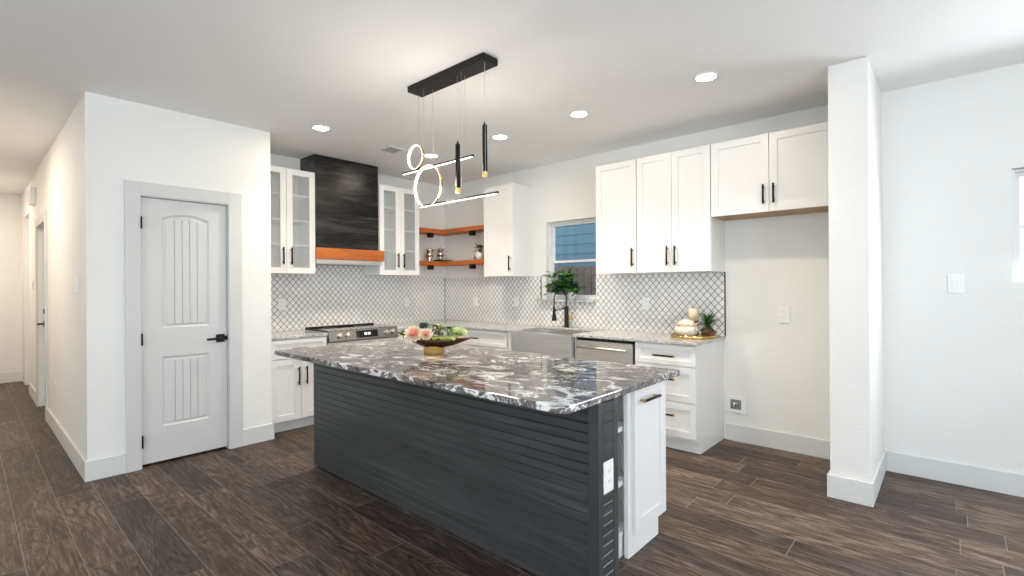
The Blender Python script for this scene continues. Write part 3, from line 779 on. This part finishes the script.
mb.box(ix0 - .008, ix0 + .008, iy0 - .006, iy0 + .046, .012, IZ - .034, .002)
mb.box(ix0 + .008, ix0 + .026, iy0 - .006, iy0 + .008, .012, IZ - .034, .002)
part(mb, 'corner_board', 'charcoal_trim', t)
part(MB().box(ixw - .033, ixw + .004, iy0 - .006, iy0 + .010, .012, IZ - .034, .002), 'corner_board', 'charcoal_trim', t)
part(MB().box(ix0 - .004, ix0 + .008, iy1 - .020, iy1, .012, IZ - .034, .002), 'corner_board', 'charcoal_trim', t)
part(MB().box(ix0 - .006, ix0 + .008, iy0 + .046, iy1 - .02, .012, .035, .003), 'bottom_trim', 'charcoal_trim', t)
# white cabinets behind the pony wall
cx0, cx1 = 1.936, 2.566
mb = MB(); mb.box(cx0 + .375, cx1, 1.215, 3.58, KK, IZ - .034, .001); mb.box(cx0, cx1 - .065, 1.475, 3.58, 0, KK); mb.box(cx0, cx0 + .375, 1.475, 3.58, KK, IZ - .034)
mb.box(cx0 + .375, cx1 - .065, 1.215, 1.475, 0, KK)
part(mb, 'carcass', 'cabinet_white', t)
nich = MB(); nx1 = cx0 + .373
nich.box(cx0, cx0 + .016, 1.225, 1.292, KK, IZ - .034); nich.box(nx1 - .016, nx1, 1.225, 1.292, KK, IZ - .034); nich.box(cx0, nx1, 1.292, 1.473, KK, IZ - .034)
nich.box(cx0 + .016, nx1 - .016, 1.225, 1.292, KK, KK + .018); nich.box(cx0, nx1, 1.228, 1.473, 0.0, KK)
part(nich, 'open_niche', 'cabinet_white', t)
for z in (.355, .625): part(MB().box(cx0 + .017, nx1 - .017, 1.222, 1.2915, z, z + .024, .001), 'shelf', 'cabinet_white', t)
mb = MB(); mb.prism([(2.182, 1.190, 0), (cx1 - .052, 1.190, 0), (cx1 - .052, 1.190, .098), (cx1 + .006, 1.190, .098), (cx1 + .006, 1.190, IZ - .034), (2.182, 1.190, IZ - .034)], (0, .022, 0))
part(mb, 'end_panel', 'cabinet_white', t)
d = shaker('S', 1.190, 2.218, cx1 + .006, .112, IZ - .042, t, 'end_door', rail=.062)
pull('S', 1.190, 2.352, .772, .19, False, d, r=.0075)
for k in range(4):
    a = 1.235 + k * .585
    d = shaker('E', cx1, a, a + .583, .112, .69, t); pull('E', cx1, a + .53, .55, .17, True, d)
    d = shaker('E', cx1, a, a + .583, .694, .852, t, 'drawer', rail=.042); pull('E', cx1, a + .29, .775, .17, False, d)
ip = rounded([(1.512, 1.088), (2.598, 1.094), (2.598, 3.700), (1.512, 3.700)], [.045, .018, .03, .02])
slab_top('island_worktop', ip, IZ - .032, IZ, 'island_granite', 'black, white and mauve swirled granite slab on top of the island', 'countertop', .006)

# ------------------------------------------------------------------ corner shelves
for z, lab in ((2.052, 'upper L-shaped orange wood corner shelf, empty'), (1.632, 'lower L-shaped orange wood corner shelf holding canisters and a plant')):
    t = thing('corner_shelf', lab, 'shelf', (4.3, 5.1, z), 'wooden corner shelves')
    dpt = .235
    pts = [(3.770, YN - .001), (3.770, YN - dpt), (XE - dpt, YN - dpt), (XE - dpt, 4.122), (XE - .001, 4.122), (XE - .001, YN - .001)]
    mb = MB(); mb.prism([(x, y, z) for x, y in pts], (0, 0, .052)); part(mb, 'board', 'cedar', t)
    part(MB().box(4.020, 4.085, YN - .222, YN - .165, z - .058, z - .0005, .002), 'bracket', 'black_metal', t)
    part(MB().box(XE - .222, XE - .165, 4.440, 4.505, z - .058, z - .0005, .002), 'bracket', 'black_metal', t)
SZ = 1.684 + .0005
def canister(x, y, z, label):
    k = 1.12; sc = lambda p: [(r * k * 1.22, h * k) for r, h in p]
    t = thing('canister', label, 'canister', (x, y, z), 'canisters on the corner shelf')
    part(MB().lathe((x, y, z), sc([(0, 0), (.044, 0), (.044, .010), (.034, .016), (.034, .060), (.038, .062)]), 20), 'body', 'chrome', t)
    part(MB().lathe((x, y, z), sc([(.0345, .060), (.038, .062), (.038, .076), (.0345, .078)]), 20), 'band', 'copper', t)
    part(MB().lathe((x, y, z), sc([(.034, .077), (.034, .122), (.047, .130), (.047, .138), (.02, .146), (.006, .149), (.010, .155), (.006, .161), (0, .162)]), 20), 'lid', 'chrome', t)
canister(4.075, 5.09, SZ, 'silver and copper canister standing alone left on the lower corner shelf')
canister(4.275, 5.105, SZ + .0165, 'silver and copper canister on the small dark tray in the shelf corner')
mb = MB(); mb.box(4.165, 4.415, 5.02, 5.19, SZ, SZ + .006, .002)
for a in ((4.165, 4.173, 5.02, 5.19), (4.407, 4.415, 5.02, 5.19), (4.165, 4.415, 5.02, 5.028), (4.165, 4.415, 5.182, 5.19)): mb.box(*a, SZ + .004, SZ + .022)
mb.box(4.24, 4.31, 5.07, 5.14, SZ + .004, SZ + .0162)
tag(mb.build('shelf_tray', 'black_metal'), 'small dark tray under a canister in the corner of the lower shelf', 'tray')
t = thing('potted_plant', 'small dark-leaved plant in white pot on the lower corner shelf', 'plant', (4.32, 4.400, SZ))
part(MB().lathe((4.32, 4.400, SZ), [(0, 0), (.048, 0), (.064, .095), (.058, .095), (.055, .085), (0, .085)], 20), 'pot', 'white_ceramic', t)
mb = MB()
for k in range(40):
    a = random.uniform(0, 2 * pi); e_ = random.uniform(.1, 1.3); d_ = Vector((cos(a) * cos(e_), sin(a) * cos(e_), sin(e_)))
    c = Vector((4.32, 4.400, SZ + .095)) + d_ * random.uniform(.01, .075); mb.leaf(c, d_ + Vector((0, 0, -.2)), (0, 0, 1), random.uniform(.035, .06), .016, .3)
for k in range(8): mb.leaf((4.32, 4.455 + k * .005, SZ + .10 - k * .012), (random.uniform(-.6, .6), .6, -.5), (0, 0, 1), .035, .012)
part(mb, 'foliage', 'leaf_dark', t)

# ------------------------------------------------------------------ window plant
t = thing('potted_plant', 'bushy green leafy plant in white pot on the kitchen window ledge', 'plant', (4.455, 3.13, KW[2]))
pc = Vector((4.452, 3.095, KW[2] - .0015))
part(MB().lathe(pc, [(0, 0), (.038, 0), (.050, .095), (.045, .095), (.042, .085), (0, .085)], 20), 'pot', 'white_ceramic', t)
stems = MB(); lv = MB()
for k in range(30):
    a = random.uniform(0, 2 * pi); sp_ = random.uniform(.02, .26); hgt = random.uniform(-.02, .27)
    dx = cos(a) * sp_ * .42 - .05; dy = sin(a) * sp_ * 1.15 + .03
    if k < 6: dy = random.uniform(.15, .27); hgt = random.uniform(-.09, .10); dx = -.07
    if pc.x + dx > 4.465: dx = 4.465 - pc.x
    e_ = pc + Vector((dx, dy, .09 + hgt)); m_ = pc + Vector((dx * .4, dy * .4, .09 + max(hgt, .06) * .8))
    pts = [pc + Vector((0, 0, .08)), m_, e_]; stems.tube(pts, .0025, 5)
    for j in range(2, 10):
        f_ = j / 9; c = pts[0].lerp(m_, f_ * 2) if f_ < .5 else m_.lerp(e_, f_ * 2 - 1)
        d_ = Vector((random.uniform(-1, .15), random.uniform(-1, 1), random.uniform(-.35, .8)))
        if c.x > 4.43: d_.x = -abs(d_.x) - .3
        lv.mi = random.choice((0, 1, 1)); lv.leaf(c, d_, (-.4, 0, 1), random.uniform(.06, .10), random.uniform(.024, .036), .35)
part(stems, 'stems', 'leaf_dark', t); part(lv, 'foliage', ['leaf_green', 'leaf_dark'], t)

# ------------------------------------------------------------------ tray group at the counter end
tc = Vector((4.235, 1.668, CT + .0005))
mb = MB().lathe(tc, [(0, 0), (.188, 0), (.192, .004), (.192, .024), (.185, .024), (.183, .010), (0, .010)], 40)
tag(mb.build('round_tray', 'brass'), 'round golden tray at the end of the worktop by the fridge alcove', 'tray')
TZ = tc.z + .0105
pp = Vector((4.165, 1.702, TZ))
t = thing('ceramic_jar', 'squat cream ceramic jar with beaded neck on the golden tray', 'jar', pp)
part(MB().lathe(pp, [(0, 0), (.05, 0), (.085, .02), (.100, .05), (.092, .082), (.074, .098), (.066, .100), (.060, .096), (0, .09)], 32), 'body', 'ceramic', t)
mb = MB()
for k in range(22):
    a = 2 * pi * k / 22; mb.ball(pp + Vector((cos(a) * .083, sin(a) * .083, .094 + .006 * (k % 2))), .011, 8)
part(mb, 'beads', 'rope', t)
part(MB().lathe(pp, [(.072, .100), (.075, .108), (.058, .130), (.03, .144), (0, .148)], 28), 'lid', 'ceramic', t)
cp_ = Vector((4.325, 1.705, TZ))
t = thing('pillar_candle', 'cream pillar candle on a stand behind the ceramic jar', 'candle', cp_)
part(MB().lathe(cp_, [(0, 0), (.042, 0), (.042, .008), (.014, .016), (.012, .105), (.045, .115), (.045, .122), (0, .122)], 22), 'stand', 'driftwood', t)
part(MB().lathe(cp_, [(0, .1225), (.040, .1225), (.040, .228), (.036, .234), (.02, .229), (0, .227)], 24), 'wax_pillar', 'wax', t)
part(MB().tube([cp_ + Vector((0, 0, .226)), cp_ + Vector((.002, 0, .240))], .0015, 6), 'wick', 'dark_gap', t)
fp_ = Vector((4.245, 1.545, TZ))
t = thing('potted_plant', 'spiky green plant in dark driftwood holder on the golden tray', 'plant', fp_)
mb = MB()
for k in range(9):
    a = 2 * pi * k / 9 + .2; mb.ball(fp_ + Vector((cos(a) * .030, sin(a) * .036, .026 + .012 * (k % 3))), .024, 8, (1.0, 1.2, .9))
mb.ball(fp_ + Vector((0, 0, .042)), .040, 10); mb.tube([fp_ + Vector((0, 0, .05)), fp_ + Vector((0, 0, .10))], [.02, .012], 8); mb.tube([fp_ + Vector((.0, -.02, .02)), fp_ + Vector((-.02, -.08, .045))], [.014, .006], 8); mb.tube([fp_ + Vector((.0, .02, .02)), fp_ + Vector((-.05, .04, .04))], [.014, .006], 8)
part(mb, 'driftwood_holder', 'driftwood', t)
mb = MB()
for k in range(58):
    a = random.uniform(0, 2 * pi); e_ = random.uniform(.15, 1.4); d_ = Vector((cos(a) * cos(e_), sin(a) * cos(e_), sin(e_)))
    mb.mi = random.choice((0, 1)); mb.leaf(fp_ + Vector((0, 0, .095)), d_, (0, 0, 1), random.uniform(.09, .155), .012, .32, 5)
part(mb, 'foliage', ['leaf_green', 'leaf_dark'], t)
mb = MB(); rc = Vector((4.105, 1.592, TZ + .0345)); rp = [rc + Vector((0, cos(2 * pi * k / 28) * .032, sin(2 * pi * k / 28) * .032)) for k in range(29)]
mb.tube(rp, .0022, 6, cap=False)
rp2 = [p + Vector((.018, 0, 0)) for p in rp]; mb.tube(rp2, .0022, 6, cap=False)
mb.tube([rp[21], rp2[21]], .002, 6); mb.tube([rp[7], rp2[7]], .002, 6)
tag(mb.build('napkin_ring', 'chrome'), 'small open metal ring standing on the golden tray front', 'ring')

# ------------------------------------------------------------------ centrepiece bowl on the island
bc = Vector((2.152, 2.645, IZ + .0005)); RT = Vector((.6663, -.7457, 0)); FW = Vector((.7457, .6663, 0))
t = thing('leaf_bowl', 'long bronze leaf-shaped bowl on a brass block on the island', 'bowl', bc)
mb = MB(); a_ = RAD(8)
mb.box(bc.x - .05, bc.x + .05, bc.y - .05, bc.y + .05, bc.z, bc.z + .055, .002)
part(mb, 'pedestal', 'brass', t)
mb = MB(); NU, NV = 20, 8; grid = []
def bowlpt(u, v, inner):
    s = 2 * u - 1; L_ = .250 if s < 0 else .256
    wd = .085 * (1 - abs(s) ** 2.2) ** .8 + .001
    q = 2 * v - 1
    rim = .070 + .040 * max(0, -s) ** 1.5 - .004 * max(0, s) - .012 * (q < 0) * (1 - abs(s))
    z_ = rim - (1 - q * q) * .062 * (1 - abs(s) ** 1.8) * 1.0
    z_ = max(z_, .0) + .055 + (.006 if inner else 0)
    return bc + RT * (s * L_) + FW * (q * wd * (.94 if inner else 1)) + Vector((0, 0, z_ - .018))
vs = [[[mb.bm.verts.new(bowlpt(i / NU, j / NV, k)) for j in range(NV + 1)] for i in range(NU + 1)] for k in (0, 1)]
mb.sm = True
for k in (0, 1):
    for i in range(NU):
        for j in range(NV):
            q = [vs[k][i][j], vs[k][i + 1][j], vs[k][i + 1][j + 1], vs[k][i][j + 1]]; mb._f(q if k else q[::-1])
for j in (0, NV):
    for i in range(NU): mb._f([vs[0][i][j], vs[0][i + 1][j], vs[1][i + 1][j], vs[1][i][j]])
part(mb, 'bowl', 'bronze_leaf', t)
def bp(s, q, z): return bc + RT * s + FW * q + Vector((0, 0, z))
def rosette(name, c, r, mats, label, cat, tilt, rings=5):
    mb = MB(); ax = Vector(tilt).normalized(); a = ax.orthogonal().normalized(); b = ax.cross(a)
    for k in range(rings):
        n_ = 5 + 2 * k if k else 4; f_ = (k + 1) / rings
        for j in range(n_):
            th = 2 * pi * j / n_ + k * .5; out = a * cos(th) + b * sin(th); el = 1.35 - 1.25 * f_
            d_ = out * cos(el) + ax * sin(el); mb.mi = 0 if f_ < .75 else 1
            mb.leaf(c + out * r * .08 * f_, d_, ax - out * .3, r * (.45 + .6 * f_), r * (.16 + .16 * f_), -.15, 4, .3, 1.15)
    mb.mi = 1; mb.ball(c - ax * r * .1, r * .25, 8)
    return tag(mb.build(name, mats, recalc=False), label, cat, 'greenery in the leaf bowl')
rosette('succulent_flower', bp(-.128, -.055, .135), .062, ['petal_peach', 'petal_pale'], 'large peach and cream succulent flower at left of the leaf bowl', 'flower', (-.45, -.55, .55))
rosette('succulent_flower', bp(-.048, -.05, .132), .044, ['petal_peach', 'petal_pale'], 'small peach succulent flower next to the large one in the bowl', 'flower', (-.35, -.6, .5))
rosette('succulent_plant', bp(.170, .0, .135), .058, ['leaf_pale', 'leaf_pale'], 'pale green succulent rosette at right of the leaf bowl', 'succulent', (-.3, -.4, .9), 4)
rosette('succulent_plant', bp(.035, .035, .165), .045, ['leaf_lime', 'leaf_pale'], 'lime green succulent rosette high in the middle of the bowl', 'succulent', (-.3, -.2, .9), 4)
def sprig(name, c, n_, L_, w_, mats, label, cat, spread=.035, up=.6, stem='leaf_dark'):
    t = thing(name, label, cat, c, 'greenery in the leaf bowl'); mb = MB(); st = MB()
    for k in range(n_):
        a = random.uniform(0, 2 * pi); o_ = Vector((cos(a), sin(a), 0)) * random.uniform(0, spread) + Vector((0, 0, random.uniform(0, spread)))
        d_ = Vector((cos(a), sin(a), random.uniform(-.2, 1) * up * 2)); mb.mi = random.randrange(len(mats))
        mb.leaf(c + o_, d_, (0, 0, 1), L_ * random.uniform(.7, 1.1), w_, .3)
    for k in range(4): st.tube([c - Vector((0, 0, .03)), c + Vector((random.uniform(-1, 1) * spread, random.uniform(-1, 1) * spread, spread))], .0025, 5)
    part(st, 'stem', stem, t); part(mb, 'foliage', mats, t); return t
sprig('eucalyptus_sprig', bp(-.065, .03, .170), 34, .045, .014, ['leaf_teal', 'leaf_teal', 'leaf_dark'], 'blue-green leafy sprig behind the peach flowers in the bowl', 'greenery')
sprig('leaf_sprig', bp(-.205, -.01, .135), 16, .040, .014, ['leaf_green', 'leaf_pale'], 'green leaf sprig at the left tip of the leaf bowl', 'greenery', .02)
t = sprig('berry_sprig', bp(.015, .0, .160), 22, .045, .012, ['leaf_pale', 'leaf_lime'], 'pale sprig with dark berries in the middle of the bowl', 'greenery')
mb = MB()
for k in range(9): mb.ball(bp(.005 + random.uniform(-.03, .03), -.03 + random.uniform(-.02, .02), .165 + random.uniform(-.03, .035)), .009, 8)
part(mb, 'berry', 'berry', t)
sprig('leaf_sprig', bp(.10, .03, .145), 20, .05, .015, ['leaf_green', 'leaf_pale', 'leaf_lime'], 'mixed green sprig between lime leaf and pale rosette in bowl', 'greenery', .03)
mb = MB()
for k in range(14):
    s_ = -.01 + k * .0115; mb.leaf(bp(s_, -.045, .118), RT * random.uniform(.2, .7) - FW * .9 + Vector((0, 0, random.uniform(-.1, .35))), (0, 0, 1), .045, .013, .5)
for k in range(10):
    mb.leaf(bp(.0 + k * .015, -.02, .12), RT * .4 + Vector((random.uniform(-.5, .3), random.uniform(-.5, .3), .6)), (0, 0, 1), .04, .012, .3)
tag(mb.build('fern_frond', 'leaf_lime', recalc=False), 'bright lime frond lying along the front rim of the leaf bowl', 'greenery', 'greenery in the leaf bowl')

# ------------------------------------------------------------------ pendant light over the island
t = thing('pendant_light', 'black linear ceiling pendant with glowing rings, bars and rods over the island', 'pendant light', (2.118, 2.43, 2.69))
part(MB().box(2.055, 2.181, 2.052, 2.795, H - .042, H - .0005, .003), 'canopy', 'black_metal', t)
def ring(cx, cy, cz, r):
    mb = MB(); n_ = 48; hw = .010; th = .003
    def rg(rad, x): return [mb.bm.verts.new((cx + x, cy + rad * cos(2 * pi * k / n_), cz + rad * sin(2 * pi * k / n_))) for k in range(n_)]
    A = rg(r, -hw); B = rg(r, hw); C = rg(r - th, hw); D = rg(r - th, -hw); E_ = rg(r - .0015, -hw - .0005)
    mb.sm = True
    for k in range(n_):
        k2 = (k + 1) % n_
        mb.mi = 0; mb._f([A[k], A[k2], B[k2], B[k]]); mb._f([B[k], B[k2], C[k2], C[k]])
        mb.mi = 1; mb._f([C[k], C[k2], D[k2], D[k]]); mb._f([D[k], D[k2], A[k2], A[k]])
    return mb
o = ring(2.135, 2.812, 2.268, .086).build('ring_lamp', ['brass', 'led_white'], t)
o = ring(2.085, 2.615, 2.028, .141).build('ring_lamp', ['brass', 'led_white'], t)
def ledbar(x, y0, y1, z):
    mb = MB(); mb.mi = 0; mb.box(x - .006, x + .006, y0, y1, z, z + .010); mb.mi = 1; mb.box(x - .005, x + .005, y0 + .015, y1 - .004, z - .0045, z)
    return part(mb, 'led_bar', ['black_metal', 'led_white'], t)
ledbar(2.135, 2.225, 2.965, 2.170); ledbar(2.085, 1.966, 2.703, 1.897)
def rod(x, y, z0, z1):
    mb = MB(); mb.lathe((x, y, z0 + .032), [(0, 0), (.0155, 0), (.0155, z1 - z0 - .045), (.006, z1 - z0 - .035), (.004, z1 - z0 - .02), (0, z1 - z0 - .02)], 18)
    r_ = part(mb, 'rod_lamp', 'black_metal', t)
    part(MB().lathe((x, y, z0), [(0, 0), (.0145, 0), (.0145, .032), (0, .032)], 18), 'glowing_tip', 'amber_tip', r_)
rod(2.11, 2.343, 1.950, 2.272); rod(2.10, 2.089, 2.012, 2.336)
for (x, y, z) in ((2.135, 2.775, 2.180), (2.135, 2.775, 2.354), (2.085, 2.655, 2.165), (2.135, 2.62, 2.18), (2.11, 2.343, 2.26), (2.085, 2.28, 1.907), (2.10, 2.089, 2.326), (2.135, 2.30, 2.18), (2.085, 2.07, 1.907)):
    part(MB().tube([(x, y, z), (x, y, H - .042)], .0011, 6), 'suspension_wire', 'vent_metal', t)

# ------------------------------------------------------------------ recessed lights, vent
GL = 'recessed ceiling lights'
for x, y, lab in ((3.308, 1.207, 'round recessed ceiling light nearest the white wing wall'), (3.319, 2.228, 'round recessed ceiling light in front of the kitchen window'),
                  (3.329, 3.113, 'round recessed ceiling light just right of the black pendant rods'), (3.305, 4.092, 'round recessed ceiling light behind the small glowing ring'),
                  (2.08, 4.077, 'round recessed ceiling light above the left end, near pantry wall')):
    t = thing('recessed_light', lab, 'ceiling light', (x, y, H - .006), GL)
    part(MB().lathe((x, y, H - .0005), [(.064, 0), (.082, 0), (.080, -.006), (.064, -.004)], 32), 'trim_ring', 'white_plastic', t)
    part(MB().lathe((x, y, H - .0025), [(0, 0), (.0635, 0), (.0635, -.0005), (0, -.0005)], 32), 'lens', 'lamp_lens', t)
    lamp('downlight', 'AREA', (x, y, H - .012), (0, 0, 0), 3.4, WARM, .12, spread=RAD(180))
    lamp('downlight_beam', 'AREA', (x, y, H - .014), (0, 0, 0), 5.6, (1.0, .90, .77), .11, spread=RAD(104))
for hy_ in (6.2, 9.0): lamp('hall_light', 'AREA', (-.42, hy_, H - .02), (0, 0, 0), 22, (1.0, 0.84, 0.68), .4)
lamp('ring_glow', 'POINT', (2.10, 2.45, 1.93), (0, 0, 0), 15, (1.0, .91, .80), .12)
t = thing('air_vent', 'small white louvred air vent in the ceiling near the range hood', 'vent', (2.885, 4.195, H - .01))
part(MB().box(2.79, 2.98, 4.09, 4.30, H - .002, H - .0005), 'backing', 'dark_gap', t)
mb = MB()
for a in ((2.785, 2.805, 4.085, 4.305), (2.965, 2.985, 4.085, 4.305), (2.805, 2.965, 4.085, 4.103), (2.805, 2.965, 4.287, 4.305)): mb.box(*a, H - .010, H - .0022, .002)
part(mb, 'frame', 'white_plastic', t)
for k in range(7):
    y = 4.113 + k * .026
    mb = MB(); mb.prism([(2.805, y, H - .010), (2.805, y + .0135, H - .009), (2.805, y + .0135, H - .008), (2.805, y, H - .009)], (.16, 0, 0)); part(mb, 'louver', 'white_plastic', t)

# ------------------------------------------------------------------ outlets, switches, boxes
def plate(face, pl, u, z, label, name='wall_outlet', w=.072, h=.116, kind='outlet', group='white outlet plates'):
    t = thing(name, label, kind, fp(face, pl, u, 0, z - h / 2), group)
    part(fb(MB(), face, pl, u - w / 2, u + w / 2, .0005, .009, z - h / 2, z + h / 2, .003), 'plate', 'white_plastic', t)
    if kind == 'outlet':
        for dz in (-.022, .022):
            r = part(fb(MB(), face, pl, u - .017, u + .017, .009, .011, z + dz - .015, z + dz + .015, .001), 'receptacle', 'white_plastic', t)
            mb = MB(); fb(mb, face, pl, u - .008, u - .006, .011, .0113, z + dz - .003, z + dz + .007); fb(mb, face, pl, u + .006, u + .008, .011, .0113, z + dz - .003, z + dz + .007)
            part(mb, 'slots', 'dark_gap', r)
    else: part(fb(MB(), face, pl, u - .017, u + .017, .009, .014, z - .034, z + .034, .002), 'rocker', 'white_plastic', t)
GO = 'white outlet plates'; GS = 'white light switches'
plate('S', YN - bt, 2.223, 1.175, 'white outlet in the stove wall tiles beside the pantry corner')
plate('S', YN - bt, 3.809, 1.157, 'white outlet in the stove wall tiles above the flower bowl')
plate('W', XE - bt, 4.607, 1.160, 'white outlet in the sink wall tiles nearest the corner')
plate('W', XE - bt, 3.902, 1.168, 'white outlet in the sink wall tiles below the single-door cabinet')
plate('W', XE - bt, 2.219, 1.175, 'white outlet in the sink wall tiles above the dishwasher')
plate('W', XE, 1.008, 1.104, 'white outlet on the bare wall of the fridge alcove', h=.13, w=.085)
plate('S', iy0 + .001, 1.838, .535, 'white outlet plate on the charcoal end of the island', h=.135, w=.078)
plate('W', XH, 6.25, .44, 'white outlet low on the hall wall above the baseboard')
plate('W', XE, -.030, 1.349, 'white light switch on the right wall beside the window', 'light_switch', kind='switch', group=GS, w=.080, h=.125)
plate('W', XH, 4.94, 1.375, 'white light switch on the hall wall near the pantry corner', 'light_switch', kind='switch', group=GS, w=.12, h=.125)
plate('W', XH, 8.42, 1.40, 'white light switch far down the hall past the door', 'light_switch', kind='switch', group=GS)
mb = MB(); mb.box(XH - .055, XH - .0005, 8.02, 8.28, 2.36, 2.56, .006)
t = tag(mb.build('door_chime', 'white_plastic'), 'white door chime box high on the hall wall', 'chime')
mb = MB()
for k in range(6): mb.box(XH - .0565, XH - .055, 8.06, 8.24, 2.39 + k * .025, 2.40 + k * .025)
part(mb, 'grille', 'vent_metal', t)
t = thing('water_valve_box', 'recessed ice-maker water box low in the fridge alcove wall', 'valve box', (XE, 1.39, .25))
u, z = 1.388, .315; mb = MB()
for a, b_, c, d_ in ((u - .075, u - .045, z - .072, z + .072), (u + .045, u + .075, z - .072, z + .072), (u - .045, u + .045, z - .072, z - .042), (u - .045, u + .045, z + .042, z + .072)):
    fb(mb, 'W', XE, a, b_, .0005, .009, c, d_, .002)
part(mb, 'frame', 'white_plastic', t)
part(fb(MB(), 'W', XE, u - .045, u + .045, .0005, .003, z - .042, z + .042), 'recess', 'grey_plastic', t)
mb = MB(); mb.tube([fp('W', XE, u + .01, .003, z - .02), fp('W', XE, u + .01, .02, z - .02), fp('W', XE, u + .01, .02, z + .015)], .008, 8); mb.tube([fp('W', XE, u - .02, .018, z + .015), fp('W', XE, u + .03, .018, z + .015)], .006, 8)
part(mb, 'valve', 'chrome', t)
